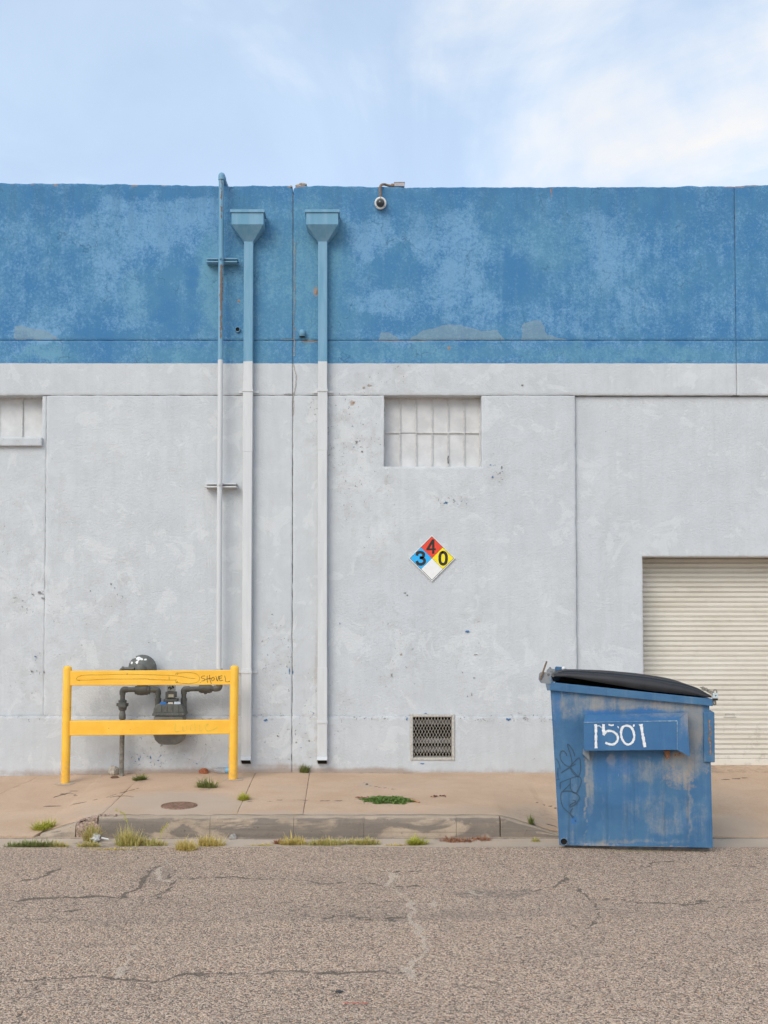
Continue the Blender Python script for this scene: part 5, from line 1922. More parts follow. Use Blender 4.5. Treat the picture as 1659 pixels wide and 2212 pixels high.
rust = blobs(ZX, ZY, [(625, 390, 7, 50, .62), (335, 440, 22, 16, .35), (325, 480, 8, 60, .38), (980, 745, 22, 28, .75), (1060, 745, 50, 26, .62), (1010, 870, 26, 110, .42), (1140, 860, 26, 110, .42), (1100, 960, 90, 26, .42),
                      (1250, 830, 14, 50, .42), (700, 365, 60, 7, .42), (900, 390, 40, 8, .5), (285, 1340, 34, 26, .55), (760, 1364, 500, 5, .42), (1150, 415, 40, 6, .45), (212, 500, 8, 120, .3), (1050, 410, 110, 7, .4), (500, 1350, 200, 8, .5), (1000, 1362, 180, 8, .5), (610, 600, 5, 5, .0), (330, 330, 60, 6, .45), (900, 420, 300, 24, .33), (560, 420, 120, 40, .3), (1170, 600, 50, 160, .3), (1060, 900, 120, 70, .38), (1275, 1000, 7, 300, .32), (430, 760, 22, 14, .4), (520, 372, 90, 6, .4), (860, 760, 26, 8, .4)], 0, 10, .03)
fresh = blobs(ZX, ZY, [(540, 455, 120, 16, .9), (830, 448, 130, 14, .9), (640, 820, 120, 70, .55), (560, 900, 70, 110, .4), (352, 1185, 20, 25, 1), (230, 420, 30, 130, .45), (700, 1000, 160, 90, .25)], 0, 8, .03)
nv = len(me.vertices)
for k, v in (('wear', wear), ('rust', rust), ('fresh', fresh)):
    full = np.full(nv, .15 if k == 'wear' else 0.0)
    full[:o0] = v.ravel()
    set_attr(me, k, full)
MB().box((bxt0 + .10, .03, .9), (bxt1 - .03, BD - .03, zt1 - .03)).build('gap_shade_box', M['dark'], dump)  # black box added so the gap under the lid looks shaded
MB().hexa([(bxt0 + .03, .022, 1.0), (bxt1 - .03, .022, 1.0), (bxt1 - .03, .028, 1.0), (bxt0 + .03, .028, 1.0), (bxt0 + .03, .022, zt0 + .01), (bxt1 - .03, .022, zt1), (bxt1 - .03, .028, zt1), (bxt0 + .03, .028, zt0 + .01)]).build('gap_shade_front', M['dark'], dump)  # black sheet added behind the near face to darken the lid gap
MB().hexa([(bxt0 + .10, .6, .9), (bxt1 - .03, .6, .9), (bxt1 - .03, .62, .9), (bxt0 + .10, .62, .9), (bxt0 + .10, .6, zt0 + .07), (bxt1 - .03, .6, zt1 + .04), (bxt1 - .03, .62, zt1 + .04), (bxt0 + .10, .62, zt0 + .07)]).build('gap_shade_mid', M['dark'], dump)  # black panel added across the middle, keeps the lid gap dark
# skids and floor frame
for y in (.06, BD - .16):
    o = MB().box((bx0 + .05, y, -.015 + .0 * y), (bx1 - .02, y + .10, zb0 - .001)).build('skid', M['louver'], dump, bevel=.004)  # dark material puts the shadow under the body into the skid colour
# drain
c = dz(281, 1325)
r = 21 / 2.0737 * .6636 * px_m(d0.y)
o = MB().lathe((c.x, .01, c.z), (0, -1, 0), [(r * 1.25, 0), (r * 1.25, .022), (r * 1.02, .024), (r, .018), (r, -.01)], 24).build('drain', M['bin'], body)
bin_attr(o, .5, .3)
MB().lathe((c.x, -.004, c.z), (0, -1, 0), [(r * 1.01, 0), (0, .001)], 20).build('drain_shade', M['dark'], body)  # near-black disc stands in for shade in the drain mouth
# rim
q = [dz(*p, .035) for p in ((190, 305), (1287, 412), (1287, 364), (190, 250))]
RT = .055
o = MB().hexa([q[0], q[1], q[1] + Vector((0, RT, 0)), q[0] + Vector((0, RT, 0)), q[3], q[2], q[2] + Vector((0, RT, 0)), q[3] + Vector((0, RT, 0))]).build('rim', M['bin'], dump, bevel=.004)
rn = len(o.data.vertices)
bin_attr(o, .22, .12)
yfar = BD - .02
off = Vector((0, yfar + .035, 0))
o = MB().hexa([a_ + off for a_ in (q[0], q[1], q[1] + Vector((0, RT, 0)), q[0] + Vector((0, RT, 0)), q[3], q[2], q[2] + Vector((0, RT, 0)), q[3] + Vector((0, RT, 0)))]).build('rim', M['bin'], dump, bevel=.004)
bin_attr(o, .2, .1)
xl = q[0].x - .028
o = MB().hexa([(xl, -.033, q[0].z - .002), (q[0].x + .03, -.033, q[0].z + .002), (q[0].x + .03, BD + .033, q[0].z + .002), (xl, BD + .033, q[0].z - .002),
               (xl, -.033, q[3].z - .012), (q[0].x + .03, -.033, q[3].z - .005), (q[0].x + .03, BD + .033, q[3].z - .005), (xl, BD + .033, q[3].z - .012)]).build('rim', M['bin'], dump, bevel=.004)
bin_attr(o, .6, .25)
xr = q[1].x
o = MB().box((xr - .05, -.030, q[1].z + .002), (xr - .002, BD + .03, q[2].z - .003)).build('rim', M['bin'], dump, bevel=.004)
bin_attr(o, .3, .2)
# fork pocket with flared mouth
PO = .13
F = [dz(*p, PO) for p in ((418, 712), (1045, 706), (1045, 510), (415, 520))]
T = [dz(*p, .002) for p in ((424, 466), (1035, 458))]
Bt = [Vector((F[0].x, -.002, F[0].z + .01)), Vector((F[1].x, -.002, F[1].z + .01))]
FL = [dz(1130, 750, PO + .035), dz(1115, 455, PO + .035)]
TF = dz(1100, 452, .002)
BF = Vector((FL[0].x, -.002, FL[0].z + .02))
m = MB()
m.add(F, [(0, 1, 2, 3)])
m.add([F[3], F[2], T[1], T[0]], [(0, 1, 2, 3)])
m.add([F[1], FL[0], FL[1], F[2]], [(0, 1, 2, 3)])
m.add([F[2], FL[1], TF, T[1]], [(0, 1, 2, 3)])
m.add([F[0], F[1], Bt[1], Bt[0]], [(3, 2, 1, 0)])
m.add([F[1], FL[0], BF, Bt[1]], [(3, 2, 1, 0)])
pk = m.build('fork_pocket', M['bin'], dump)
sd = pk.modifiers.new('solid', 'SOLIDIFY')
sd.thickness = .006
sd.offset = -1
vw = np.full(len(pk.data.vertices), .12)
rs = np.zeros(len(pk.data.vertices))
for i, v in enumerate(pk.data.vertices):
    if (v.co - TF).length < .02 or (v.co - FL[1]).length < .02: vw[i], rs[i] = .95, .42
    if (v.co - T[1]).length < .02: vw[i] = .8
bin_attr(pk, vw, rs, .35)
# bright repaint of the pocket edge, worn highlights
m = MB().ribbon([F[3] + Vector((0, -.004, 0)), (F[3] + F[2]) / 2 + Vector((0, -.004, .001)), F[2] + Vector((0, -.004, 0))], [.005, .002, .008], (0, -1, .3))
m.ribbon([F[2] + Vector((0, -.004, 0)), F[1] + Vector((0, -.004, 0))], [.006, .002], (0, -1, 0))
m.build('worn_edge', mat_simple('bare_edge', (.24, .33, .42), .6, .4, var=.4, scale=50), pk)
# gussets
for (pts, rr, ww) in ((((413, 700), (452, 708), (455, 780), (410, 735)), .05, .95), (((955, 712), (1000, 712), (992, 772), (975, 765)), .72, .6)):
    p = [dz(*k_, .05) for k_ in pts]
    o = MB().prism(p, (0, .05, 0)).build('gusset', M['bin'], pk)
    bin_attr(o, ww, rr)
# side channel at the front corner
p0, p1 = dz(1226, 790, .02), dz(1297, 452, .02)
o = MB().box((p0.x, -.02, p0.z), (p1.x, .16, p1.z)).build('corner_channel', M['bin'], dump, bevel=.006)
bin_attr(o, .38, .18)
p0, p1 = dz(1262, 740, .022), dz(1272, 505, .022)
m = MB()
rg = random.Random(5)
zsn = np.linspace(p0.z, p1.z, 14)
m.ribbon([(p0.x + .006 + rg.uniform(-.004, .004), -.0215, z_) for z_ in zsn], [rg.uniform(.006, .018) for _ in zsn], (0, -1, 0))
m.build('rust_streak', mat_simple('rust', (.30, .17, .09), .9, .2, var=.45, scale=50), dump)
# white painted number
pn = lambda px, py, o_: DL(px, py, PO + .0022 + o_)
M['whitepaint'] = mat_simple('brushed_white_paint', (.74, .75, .75), .7, .3, var=.14, scale=70)
strokes(zN, pn, [dict(w=.021, p=[(232, 225), (236, 300), (236, 420), (238, 535)]), dict(w=.007, p=[(250, 250), (280, 246), (305, 268)]),
                 dict(w=.024, p=[(335, 225), (332, 280), (340, 345)]), dict(w=.018, p=[(330, 365), (380, 315), (450, 318), (505, 360), (518, 410), (500, 455), (455, 485), (395, 478), (358, 462)]),
                 dict(w=.012, p=[(398, 228), (430, 240), (465, 234)]), dict(w=.008, p=[(515, 250), (528, 275)]),
                 dict(w=.019, p=[(640, 242), (585, 258), (560, 320), (568, 400), (605, 465), (655, 486), (705, 455), (728, 390), (715, 310), (680, 258), (630, 242)]),
                 dict(w=.011, p=[(727, 228), (718, 258)]), dict(w=.022, p=[(818, 222), (830, 320), (850, 430), (866, 520)]), dict(w=.008, p=[(790, 228), (808, 248)])],
        .02, M['whitepaint'], 'painted_number', pk, (0, -1, 0), sm=6)
ps = lambda px, py, o_: DL(px, py, .006 + o_)
strokes(zS, ps, [[(358, 445), (345, 400), (295, 355), (250, 375), (238, 450), (262, 530), (320, 600), (400, 640), (445, 600), (448, 520), (415, 390), (372, 260), (385, 235), (440, 300), (480, 370), (503, 450)],
                 [(248, 755), (400, 650), (572, 480), (605, 600), (600, 740), (560, 820), (480, 760), (425, 680)], [(250, 760), (522, 585)], [(425, 660), (560, 815)],
                 [(235, 930), (400, 860), (545, 815), (612, 850), (610, 950), (545, 1090), (500, 1110), (440, 1060), (420, 960), (425, 850)], [(238, 925), (242, 1040)], [(420, 950), (340, 1030), (262, 1100)],
                 [(265, 1105), (330, 1078), (430, 1085), (540, 1130), (585, 1200), (540, 1290), (470, 1345), (415, 1365), (430, 1320), (525, 1265), (465, 1240)],
                 [(262, 1100), (250, 1180), (262, 1280), (300, 1380), (400, 1470), (480, 1545)], [(475, 1390), (440, 1420), (425, 1490), (465, 1565)],
                 [(170, 500), (215, 570), (240, 680)], [(200, 660), (195, 760), (205, 860)], [(165, 880), (230, 868)], [(510, 1600), (522, 1630)]],
        .0075, mat_simple('blue_black_marker', (.045, .085, .13), .6, .3), 'marker_tag', body, (0, -1, 0), sm=6)
# lids: two plastic flaps side by side
tu = [190, 300, 390, 700, 1000, 1300, 1450, 1500]
near_top = [(190, 162), (300, 148), (390, 150), (700, 170), (1000, 206), (1300, 262), (1430, 308), (1500, 340)]
near_low = [(190, 180), (300, 182), (390, 196), (700, 250), (1000, 300), (1300, 330), (1430, 344), (1500, 352)]
NL = [dz(*p, .02, zT) for p in near_low]
NTp = [dz(*p, .015, zT) for p in near_top]
xs = np.linspace(NL[0].x, NL[-1].x, 40)
zl = np.interp(xs, [p.x for p in NL], [p.z for p in NL])
zt_ = np.interp(xs, [p.x for p in NTp], [p.z for p in NTp])
ker = np.array([.25, .5, .25])
for _ in range(3):
    zt_[1:-1] = .25 * zt_[:-2] + .5 * zt_[1:-1] + .25 * zt_[2:]
half = BD / 2 + .005
for s_ in range(2):
    y0 = -.02 + s_ * (half + .012)
    prof = [(0, 0, 0), (.006, .55, 0), (.014, .92, 0), (.030, 1.0, 0), (.060, 1.0, .004), (.070, 1, .016), (.10, 1, .018), (.13, 1, .017), (.142, 1, .000), (.17, 1, -.002), (.185, 1, .014), (.24, 1, .016)]
    full = prof + [(half - p[0], p[1], p[2]) for p in reversed(prof)]
    fade_e = np.clip(np.minimum((xs - xs[0]) / .10, (xs[-1] - xs) / .10), 0, 1)
    V, Fc = [], []
    K = len(full)
    for i, x in enumerate(xs):
        hh = zt_[i] - zl[i]
        for (dy, fr, add) in full:
            V.append((x, y0 + dy, zl[i] + hh * fr + add * fade_e[i] - .055 * (y0 + dy + .02) / BD * (1 - .8 * i / len(xs))))
    for i in range(len(xs) - 1):
        for k in range(K - 1):
            Fc.append((i * K + k, (i + 1) * K + k, (i + 1) * K + k + 1, i * K + k + 1))
    m = MB().add(V, Fc, True)
    ld = m.build('lid', M['lid'], dump)
    sd = ld.modifiers.new('solid', 'SOLIDIFY')
    sd.thickness = .006
# hinge brackets, pin and rod
br_pts = [(540, 432), (528, 690), (450, 692), (290, 668), (240, 585), (250, 455), (295, 410), (410, 420)]
o = MB().prism([dz(*p, .04, zLb) for p in br_pts], (0, .01, 0)).build('hinge_bracket', M['bin'], dump, bevel=.002)
bin_attr(o, .75, .22)
p = dz(470, 470, .042, zLb)
MB().lathe((p.x, -.040, p.z), (0, -1, 0), [(.010, 0), (.010, .004), (0, .004)], 10).build('bolt', M['louver'], o)
p = dz(285, 545, .05, zLb)
MB().tube([dz(275, 580, .05, zLb), dz(300, 520, .055, zLb), dz(340, 420, .055, zLb), dz(430, 160, .055, zLb)], .0075, 8).build('lock_rod', mat_simple('rusty_rod', (.20, .14, .095), .7, .4, var=.35, scale=60), dump)
o = MB().prism([dz(*p_, -.55, zLb) for p_ in ((425, 470), (428, 385), (462, 338), (620, 350), (640, 470))], (0, .01, 0)).build('hinge_bracket', M['bin'], dump, bevel=.002)
bin_attr(o, .9, .25)
outer = [(625, 470), (622, 325), (650, 298), (862, 318), (888, 352), (885, 470)]
o = MB().prism([dz(*p_, -1.15, zLb) for p_ in outer], (0, .01, 0)).build('hinge_bracket', M['bin'], dump, bevel=.002)
bin_attr(o, .1, .05)
p = dz(828, 345, -1.138, zLb)
MB().lathe((p.x, p.y, p.z), (0, -1, 0), [(.019, 0), (.019, .003), (0, .003)], 14).build('bolt_hole', M['white'], o)
hp = dz(575, 500, .0, zLb)
MB().tube([(hp.x, -.03, hp.z), (hp.x, BD + .03, hp.z)], .012, 10).build('hinge_pin', M['louver'], dump)


# chain and padlock hanging on the front of the rim
def world_d(v):
    return dump.matrix_basis @ Vector(v)


dump.matrix_basis  # basis already holds location and rotation
Mw = Matrix.LocRotScale(dump.location, dump.rotation_euler, None)
DW = lambda x, y, off=0.0: Mw @ dz(x, y, off, zR)
path = [DW(462, 500, -.02), DW(520, 520, -.0), DW(570, 545, .01), (DW(620, 575, .02)), DW(665, 590, .03), DW(690, 620, .035)]
path2 = [DW(700, 700, .03), DW(712, 760, .03), DW(716, 812, .03)]


def chain_mesh(path, n):
    P = smooth_line([tuple(p) for p in path], 12)
    P = [Vector(p) for p in P]
    m = MB()
    L = [0]
    for a, b in zip(P[:-1], P[1:]):
        L.append(L[-1] + (b - a).length)
    for i in range(n):
        s0, s1 = L[-1] * i / n, L[-1] * (i + 1.35) / n
        f = lambda s: Vector([np.interp(s, L, [p[k] for p in P]) for k in range(3)])
        a, b = f(s0), f(min(s1, L[-1]))
        d = (b - a)
        if d.length < 1e-5: continue
        dn = d.normalized()
        sd_ = dn.cross(Vector((0, 1, .2))).normalized() if i % 2 else dn.cross(Vector((0, .2, 1))).normalized()
        w = .010
        ring = [a + sd_ * w, a + dn * d.length * .0 - dn * .004, a - sd_ * w, b - sd_ * w, b + dn * .004, b + sd_ * w, a + sd_ * w]
        m.tube(ring, .0040, 5, caps=False)
    return m


cth = thing('chain', DW(640, 590, .03), 'short steel chain draped over the front edge of the dumpster lid', 'chain')
chain_mesh(path, 9).build('lid_links', M['zinc'], cth)
chain_mesh(path2, 5).build('hanging_links', M['zinc'], cth)
pc = DW(724, 645, .04)
pth = thing('padlock', pc, 'pale padlock on the chain at the front corner of the dumpster', 'padlock')
m = MB()
m.box((pc.x - .022, pc.y - .012, pc.z - .024), (pc.x + .022, pc.y + .012, pc.z + .020))
m.build('case', mat_simple('chromed_case', (.58, .66, .68), .3, .6, metal=.3, var=.1), pth, bevel=.005)
MB().tube(fillet([(pc.x - .013, pc.y, pc.z + .015), (pc.x - .013, pc.y, pc.z + .045), (pc.x + .013, pc.y, pc.z + .045), (pc.x + .013, pc.y, pc.z + .015)], .012, 5), .0045, 8).build('shackle', M['zinc'], pth)
MB().box((pc.x - .020, pc.y - .010, pc.z - .038), (pc.x + .020, pc.y + .010, pc.z - .0245)).build('bumper', M['ink'], pth, bevel=.003)
MB().prism([(pc.x - .008, pc.y - .0135, pc.z + .004), (pc.x + .0, pc.y - .0135, pc.z - .008), (pc.x + .008, pc.y - .0135, pc.z + .004)], (0, .001, 0)).build('keyway', M['ink'], pth)

# ------------------------------------------------------------------ weeds
LEAF = {'green': mat_leaf('grass_green', [(.13, .18, .045), (.26, .30, .09), (.42, .40, .15)]),
        'yellow': mat_leaf('grass_yellow', [(.46, .39, .08), (.72, .57, .17), (.76, .57, .28)]),
        'lime': mat_leaf('grass_lime', [(.36, .40, .05), (.56, .54, .08), (.62, .55, .14)]),
        'mix': mat_leaf('grass_mixed', [(.28, .31, .07), (.66, .55, .18), (.72, .55, .27)]),
        'mat': mat_leaf('ground_weed', [(.10, .19, .035), (.19, .29, .07), (.28, .34, .11)]),
        'red': mat_leaf('dry_red_weed', [(.36, .13, .06), (.42, .20, .11), (.45, .28, .17)])}


def surf(px, py):
    """street, gutter or pavement under a survey point"""
    w = on_walk(px, py)
    if w.y > YC + .05:
        return w
    p = ground(px, py, -.02)
    if p[1] > YA:
        return Vector(p)
    return Vector(ground(px, py, 0))


def height_at(x, y):
    if y > YC + .02: return wz(x, y)
    if y > YA: return -.02
    return 0.0


def blades(name, px, py, wpx, dpx, h, n, mat, label, seed, spread=.6, bw=.0035, leaves=0, cat='weed', group='weeds in the pavement and gutter', tall=None, floor=None):
    c = surf(px, py)
    rg = random.Random(seed)
    rx = wpx / 2 * px_m(c.y)
    ry = dpx
    V, F, hue, tip = [], [], [], []

    def add(v, f, hu, tp):
        o = len(V)
        V.extend(v)
        F.extend([tuple(i + o for i in q_) for q_ in f])
        hue.extend([hu] * len(v))
        tip.extend(tp)
    for i in range(n):
        a, r = rg.uniform(0, 2 * math.pi), math.sqrt(rg.random())
        # tufts: blades gather round a few crowns
        x, y = c.x + math.cos(a) * r * rx, c.y + math.sin(a) * r * ry
        if tall is None:
            k = int(rg.random() * max(4, wpx / 7))
            kr = random.Random(seed * 31 + k)
            tx, ty = c.x + kr.uniform(-1, 1) * rx, c.y + kr.uniform(-1, 1) * ry
            th = kr.uniform(.5, 1.0)
            x, y = x * .5 + tx * .5, y * .5 + ty * .5
        else:
            th = 1.0
        z = height_at(x, y) - .004
        L = h * 1.2 * th * rg.uniform(.35, 1.1)
        L *= rg.choice((.55, .8, 1, 1, 1.25))
        d = Vector((rg.gauss(0, 1) * spread + (x - c.x) / max(rx, .01) * .35 * spread, rg.gauss(0, 1) * spread * .8, 1)).normalized()
        b = Vector((x, y, z))
        m1 = b + d * L * .5
        droop = Vector((d.x, d.y, -.15)) * L * .18
        t = b + d * L + droop
        sv = Vector((-d.y, d.x, 0))
        sv = (sv.normalized() if sv.length > .05 else Vector((1, 0, 0)))
        sv = (sv + Vector((rg.uniform(-.6, .6), 0, 0))).normalized() * bw * rg.uniform(.6, 1.2)
        add([b - sv * .7, b + sv * .7, m1 + sv, m1 - sv, t], [(0, 1, 2, 3), (3, 2, 4)], rg.random(), [0, 0, .5, .5, 1])
    for i in range(leaves):
        a, r = rg.uniform(0, 2 * math.pi), math.sqrt(rg.random()) * rg.uniform(.75, 1.05)
        rag_ = .8 + .35 * math.sin(a * 3 + seed) * math.sin(a * 5 + 1.3)
        x, y = c.x + math.cos(a) * r * rx * rag_, c.y + math.sin(a) * r * ry * rag_
        z = height_at(x, y) + rg.random() ** 1.5 * h * (1.1 - r * .8)
        s_ = bw * rg.uniform(2.2, 4.5)
        nrm = Vector((rg.gauss(0, .5), rg.gauss(0, .5), 1)).normalized()
        u = nrm.orthogonal().normalized()
        u.rotate(Matrix.Rotation(rg.uniform(0, 6.28), 3, nrm))
        w = nrm.cross(u)
        p = Vector((x, y, z))
        add([p - u * s_, p + w * s_ * .5, p + u * s_, p - w * s_ * .5], [(0, 1, 2, 3)], rg.random(), [0, .4, .8, .4])
    me = bpy.data.meshes.new(name)
    base = Vector((c.x, c.y, height_at(c.x, c.y)))
    me.from_pydata([tuple(Vector(v) - base) for v in V], [], F)
    set_attr(me, 'hue', hue)
    set_attr(me, 'tip', tip)
    me.materials.append(LEAF[mat])
    o = bpy.data.objects.new(name, me)
    o.location = base
    COL.objects.link(o)
    return tag(o, label, cat, group)


WEEDS = [
    ('weed_tuft', 305, 1685, 34, .05, .085, 260, 'green', 'small green tuft in the slab joint below the meter riser', 1, .9, {}),
    ('weed_tuft', 447, 1701, 46, .06, .11, 300, 'green', 'spiky green tuft on the sidewalk below the right half of the barrier', 2, .8, {}),
    ('weed_tuft', 524, 1727, 27, .06, .075, 420, 'lime', 'round yellow tuft in the slab joint right of the iron cover', 3, .9, {}),
    ('wall_weed', 657, 1669, 19, .03, .12, 260, 'green', 'small weed at the foot of the wall between the downspouts', 4, .5, dict(leaves=120)),
    ('ground_weed', 838, 1730, 146, .17, .04, 300, 'mat', 'wide flat mat of dark green weed on the sidewalk', 5, 1.4, dict(leaves=4200, bw=.004)),
    ('weed_tuft', 94, 1792, 58, .06, .10, 380, 'lime', 'yellow green tuft above the sloping left end of the curb', 6, .7, {}),
    ('weed_tuft', 1146, 1778, 12, .03, .085, 130, 'green', 'tiny green sprout behind the curb wing left of the dumpster', 7, .35, {}),
    ('weed_clump', 70, 1830, 130, .04, .075, 1000, 'green', 'low green strip of gutter grass at the far left edge', 8, .9, {}),
    ('weed_clump', 128, 1830, 50, .04, .07, 360, 'mix', 'thin yellowing grass just right of the far left green strip', 9, .9, {}),
    ('weed_clump', 192, 1828, 60, .05, .075, 420, 'mix', 'straggly gutter grass in front of the broken curb end', 10, .9, {}),
    ('weed_clump', 198, 1816, 40, .06, .15, 330, 'mix', 'thin weed climbing the broken end of the curb', 27, .4, {}),
    ('weed_clump', 278, 1825, 74, .09, .13, 520, 'mix', 'tall bushy yellow green clump in the gutter right of the litter', 11, .38, {}),
    ('weed_clump', 333, 1825, 66, .06, .065, 300, 'mix', 'short yellow grass between the tall clump and the sand patch', 12, .6, {}),
    ('weed_clump', 404, 1835, 50, .09, .10, 420, 'yellow', 'bright yellow clump spilling from the gutter over the asphalt', 13, .55, {}),
    ('weed_clump', 455, 1826, 70, .06, .10, 420, 'yellow', 'yellow gutter grass left of the grey stone', 14, .5, {}),
    ('weed_clump', 630, 1823, 60, .06, .085, 320, 'yellow', 'yellow gutter grass with reddish left end below the curb crack', 15, .6, {}),
    ('weed_clump', 604, 1822, 26, .04, .05, 200, 'red', 'small red brown dried weed at the left end of the middle grass', 16, .9, {}),
    ('weed_clump', 700, 1824, 100, .05, .065, 520, 'mix', 'dense green gutter grass in the middle of the curb', 17, .6, {}),
    ('weed_clump', 782, 1823, 84, .05, .065, 440, 'mix', 'green gutter grass thinning out towards the right', 18, .6, {}),
    ('weed_clump', 903, 1823, 42, .05, .11, 330, 'lime', 'small bright lime clump with long arms in the gutter', 19, 1.1, {}),
    ('weed_clump', 985, 1815, 74, .10, .05, 420, 'red', 'orange red dried weed flat in the gutter', 20, 1.6, {}),
    ('weed_clump', 1040, 1814, 50, .08, .045, 300, 'red', 'reddish dried weed nearest the curb wing', 21, 1.5, {}),
    ('weed_clump', 1158, 1817, 30, .04, .04, 120, 'mix', 'sparse dry sprouts in the gutter left of the dumpster', 22, 1.0, {}),
    ('straw_wisp', 560, 1826, 70, .04, .03, 120, 'yellow', 'thin straw scattered in the gutter left of the middle grass', 31, 1.5, {}),
    ('straw_wisp', 850, 1826, 60, .03, .03, 90, 'yellow', 'thin straw in the gutter just left of the lime clump', 32, 1.5, {}),
    ('straw_wisp', 240, 1835, 120, .03, .03, 150, 'yellow', 'dry straw along the asphalt edge below the paper litter', 33, 1.5, {}),
    ('wall_weed', 1385, 1838, 300, .012, .009, 300, 'green', 'thin moss line along the foot of the dumpster', 23, 1.0, {}),
]
for (nm, px, py, w, dp, h, n, mt, lb, sd_, sp, kw) in WEEDS:
    blades(nm, px, py, w, dp, h, int(n * 1.3), mt, lb, sd_, sp, **kw)
# flower stalk of the wall weed and curb clump
def stalk(name, pts, label, seed, mat='mix'):
    P = [Vector(p) for p in pts]
    m = MB().tube(P, [.0028, .0024, .002, .0015][:len(P)], 5)
    rg = random.Random(seed)
    for k in range(46):
        t = rg.uniform(.35, 1)
        i = min(int(t * (len(P) - 1)), len(P) - 2)
        f = t * (len(P) - 1) - i
        c = P[i].lerp(P[i + 1], f) + Vector((rg.gauss(0, .010), rg.gauss(0, .008), rg.gauss(0, .008)))
        s_ = .0038
        m.add([c + Vector((-s_, 0, 0)), c + Vector((0, 0, s_)), c + Vector((s_, 0, .003)), c + Vector((0, .002, -s_))], [(0, 1, 2, 3)])
    o = m.build(name, LEAF[mat], None, origin=P[0])
    set_attr(o.data, 'hue', np.full(len(o.data.vertices), .6))
    set_attr(o.data, 'tip', np.full(len(o.data.vertices), .6))
    return tag(o, label, 'weed', 'weeds in the pavement and gutter')


b_ = surf(655, 1667)
stalk('weed_stalk', [b_, b_ + Vector((-.03, 0, .09)), b_ + Vector((-.09, .0, .17)), b_ + Vector((-.14, 0, .215))], 'thin leaning stalk rising from the weed at the wall foot', 1, 'green')
b_ = surf(285, 1818)
stalk('weed_stalk', [b_, b_ + Vector((-.04, 0, .16)), b_ + Vector((-.08, .02, .24)), b_ + Vector((-.15, .02, .27))], 'tall bent stalk out of the bushy gutter clump', 2, 'lime')
b_ = surf(345, 1818)
stalk('weed_stalk', [b_, b_ + Vector((.01, 0, .07)), b_ + Vector((.03, .02, .12)), b_ + Vector((.07, .02, .15))], 'short stalk against the dark curb face right of the bushy clump', 3, 'lime')

# ------------------------------------------------------------------ small things on the ground
def lump(name, px, py, size, mat, label, cat, seed, flat=.6, rise=.3):
    c = surf(px, py)
    rg = random.Random(seed)
    m = MB()
    sx, sy, sz = size
    c.y = min(c.y, YPL - sy * .55)
    base = Vector((c.x, c.y, height_at(c.x, c.y)))
    rings = [(.75, 0), (1.0, .25), (.9, .65), (.5, .95), (0, 1.0)]
    n = 9
    V = []
    offs = [rg.uniform(.72, 1.2) for _ in range(n)]
    for (r, h) in rings:
        for k in range(n):
            a = 2 * math.pi * k / n
            rr = r * offs[k] * rg.uniform(.86, 1.12)
            V.append((base.x + math.cos(a) * rr * sx / 2, base.y + math.sin(a) * rr * sy / 2, base.z - .003 + sz * h * rg.uniform(.85, 1.1)))
    F = [(i * n + k, i * n + (k + 1) % n, (i + 1) * n + (k + 1) % n, (i + 1) * n + k) for i in range(len(rings) - 1) for k in range(n)]
    m.add(V, F)
    o = m.build(name, mat, None, origin=base)
    return tag(o, label, cat)


stone = mat_simple('pale_stone', (.46, .41, .34), .9, .2, var=.25, scale=40, bump=.004, bscale=60)
brickm = mat_simple('brick_red', (.34, .12, .06), .9, .2, var=.3, scale=40, bump=.004, bscale=60)
lump('rock', 246, 1673, (.13, .09, .095), stone, 'pale rock leaning at the foot of the meter riser', 'rock', 1)
lump('wood_chip', 248, 1680.5, (.085, .04, .025), mat_simple('brown_wood', (.14, .08, .05), .8, .2, var=.2), 'small dark brown chip just below the pale rock', 'debris', 2)
lump('brick_fragment', 441, 1671, (.12, .07, .06), brickm, 'broken red brick piece at the wall foot left of the right post', 'brick', 3)
lump('stone', 503, 1813, (.085, .06, .05), mat_simple('grey_stone', (.30, .28, .25), .9, .2, var=.25, scale=50), 'grey stone in the gutter right of the yellow grass', 'stone', 4)
lump('pebble', 218, 1677, (.03, .02, .012), stone, 'tiny pale pebble on the sidewalk left of the rock', 'pebble', 6)
lump('dark_pebble', 1105 * .6636 / .6636 * .0 + 733, 2143, (.05, .028, .012), mat_simple('dark_stone', (.05, .05, .055), .8, .3), 'dark flat stone lying on the asphalt near the lower edge', 'stone', 7)
# crumpled paper in the gutter
c = surf(207, 1818)
pth = thing('paper_litter', (c.x, c.y, -.02), 'crumpled white paper with a white stub in the left gutter', 'litter')
rg = random.Random(9)
m = MB()
m.lathe(Vector(c) + Vector((0, 0, .03)), (0.2, .1, 1), [(.0, -.03), (.028, -.026), (.042, -.01), (.034, .010), (.040, .022), (.016, .036), (0, .038)], 9, False)
m.v = [tuple(Vector(v) + Vector((rg.gauss(0, .008), rg.gauss(0, .006), rg.gauss(0, .007)))) for v in m.v]
m.build('crumpled_sheet', mat_simple('grey_white_paper', (.55, .53, .50), .8, .2, var=.2, scale=50), pth)
MB().tube([Vector(c) + Vector((.05, -.01, .035)), Vector(c) + Vector((.11, 0, .02))], .007, 8).build('white_stub', M['white'], pth)
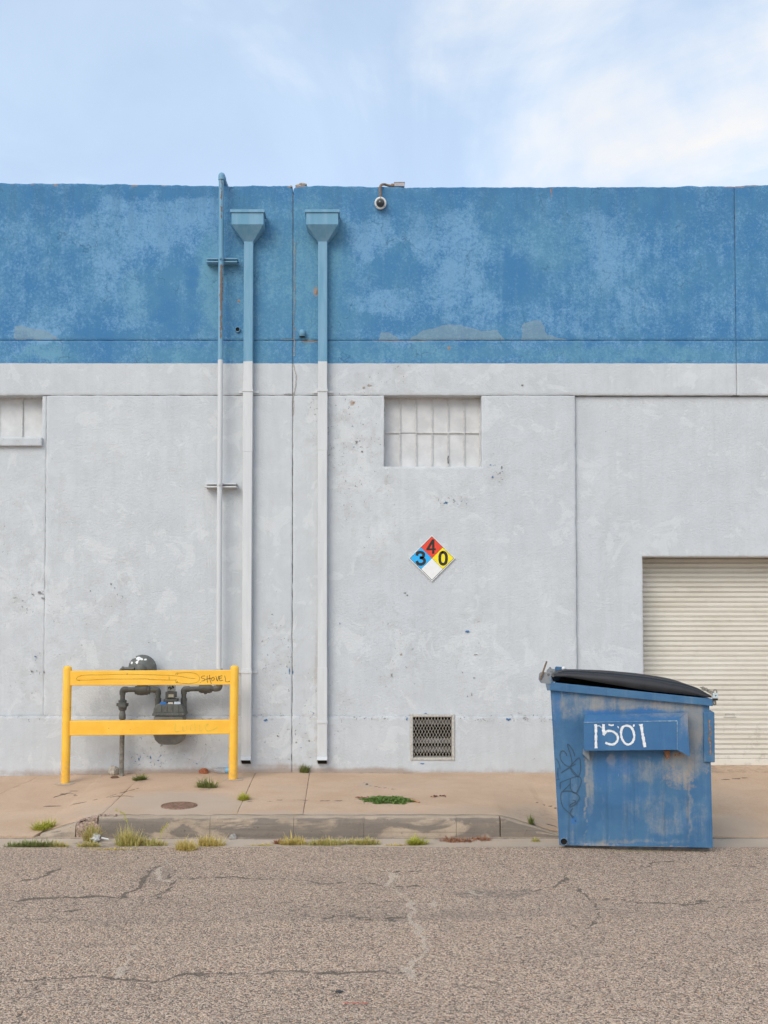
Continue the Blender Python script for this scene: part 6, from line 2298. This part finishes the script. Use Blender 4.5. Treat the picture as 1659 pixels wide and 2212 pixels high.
# water bottle lying behind the right post
c = on_walk(486, 1669)
c.y = YPL - .05
c.z = wz(c.x, c.y)
bt = thing('plastic_bottle', (c.x, c.y, c.z), 'clear plastic bottle with blue band lying against the wall by the right post', 'bottle')
mg, gg, bb_ = new_mat('clear_plastic')
bb_.inputs['Base Color'].default_value = (.85, .87, .88, 1)
bb_.inputs['Roughness'].default_value = .15
bb_.inputs['Transmission Weight'].default_value = .75
bb_.inputs['IOR'].default_value = 1.2
r = .033
cz = c.z + r + .002
m = MB().lathe((c.x + .075, c.y, cz), (-1, .05, 0), [(0, 0), (r * .8, .002), (r, .012), (r, .06), (r * .95, .065), (r, .07), (r, .13), (r * .9, .15), (r * .5, .175), (r * .42, .195), (0, .196)], 20)
m.build('bottle_body', mg, bt)
MB().lathe((c.x + .073, c.y, cz), (-1, .05, 0), [(r * 1.02, .012), (r * 1.02, .058)], 20).build('label_band', mat_simple('light_blue_label', (.22, .46, .66), .4, .4, var=.2, scale=70), bt)
# iron cover in the pavement
c = on_walk(387, 1741)
uc = thing('utility_cover', c, 'small rusty round utility cover set in the grey slab', 'utility cover')
rr = 37 * px_m(c.y)
rst = mat_simple('rusty_cover', (.25, .15, .105), .85, .3, var=.35, scale=35, bump=.004, bscale=70, space='pos')
ax = Vector((0, -(wz(c.x, c.y + .1) - wz(c.x, c.y - .1)) / .2, 1))
MB().lathe(c + Vector((0, 0, .003)), ax, [(rr * 1.06, -.004), (rr * 1.04, .006), (rr * .98, .008), (rr * .97, .0)], 40).build('ring', rst, uc)
MB().lathe(c + Vector((0, 0, .003)), ax, [(rr * .95, -.004), (rr * .94, .004), (rr * .7, .003), (0, .004)], 40).build('lid', rst, uc)
m = MB()
for k in range(-3, 4):
    L = math.sqrt(max(0, .8 - (k / 4) ** 2)) * rr
    y = c.y + k * rr / 4.2
    z_ = c.z + .0085 + (y - c.y) * -ax.y
    m.box((c.x - L, y - .012, z_ - .004), (c.x + L, y + .012, z_ + .003))
m.build('tread_bar', rst, uc)
# twigs and dry leaves
for (nm, x0, y0, x1, y1, col, lb) in (('twig', 884, 1729, 906, 1735, (.50, .27, .14), 'short orange twig at the right end of the green mat'),
                                      ('dry_leaf', 932, 1722.5, 962, 1721, (.22, .09, .07), 'curl of dark red dried leaves right of the green mat'),
                                      ('dry_leaf', 770, 1724, 796, 1725, (.33, .14, .09), 'reddish dried runner at the left end of the green mat')):
    a, b = on_walk(x0, y0), on_walk(x1, y1)
    rg = random.Random(int(x0))
    m = MB()
    k = 1 if nm == 'twig' else 7
    if nm == 'twig':
        m.tube([a + Vector((0, 0, .008)), (a + b) / 2 + Vector((0, 0, .014)), b + Vector((0, 0, .008))], .007, 6)
    else:
        for i in range(16):
            t = rg.random()
            p = a.lerp(b, t) + Vector((rg.gauss(0, .008), rg.gauss(0, .02), .006))
            s_ = rg.uniform(.008, .02)
            m.add([p + Vector((-s_, 0, 0)), p + Vector((0, s_ * .7, .008)), p + Vector((s_, 0, .002)), p + Vector((0, -s_ * .7, .01))], [(0, 1, 2, 3)])
    tag(m.build(nm, mat_simple(nm + '_skin', col, .85, .2, var=.3, scale=50), None, origin=a), lb, 'debris')
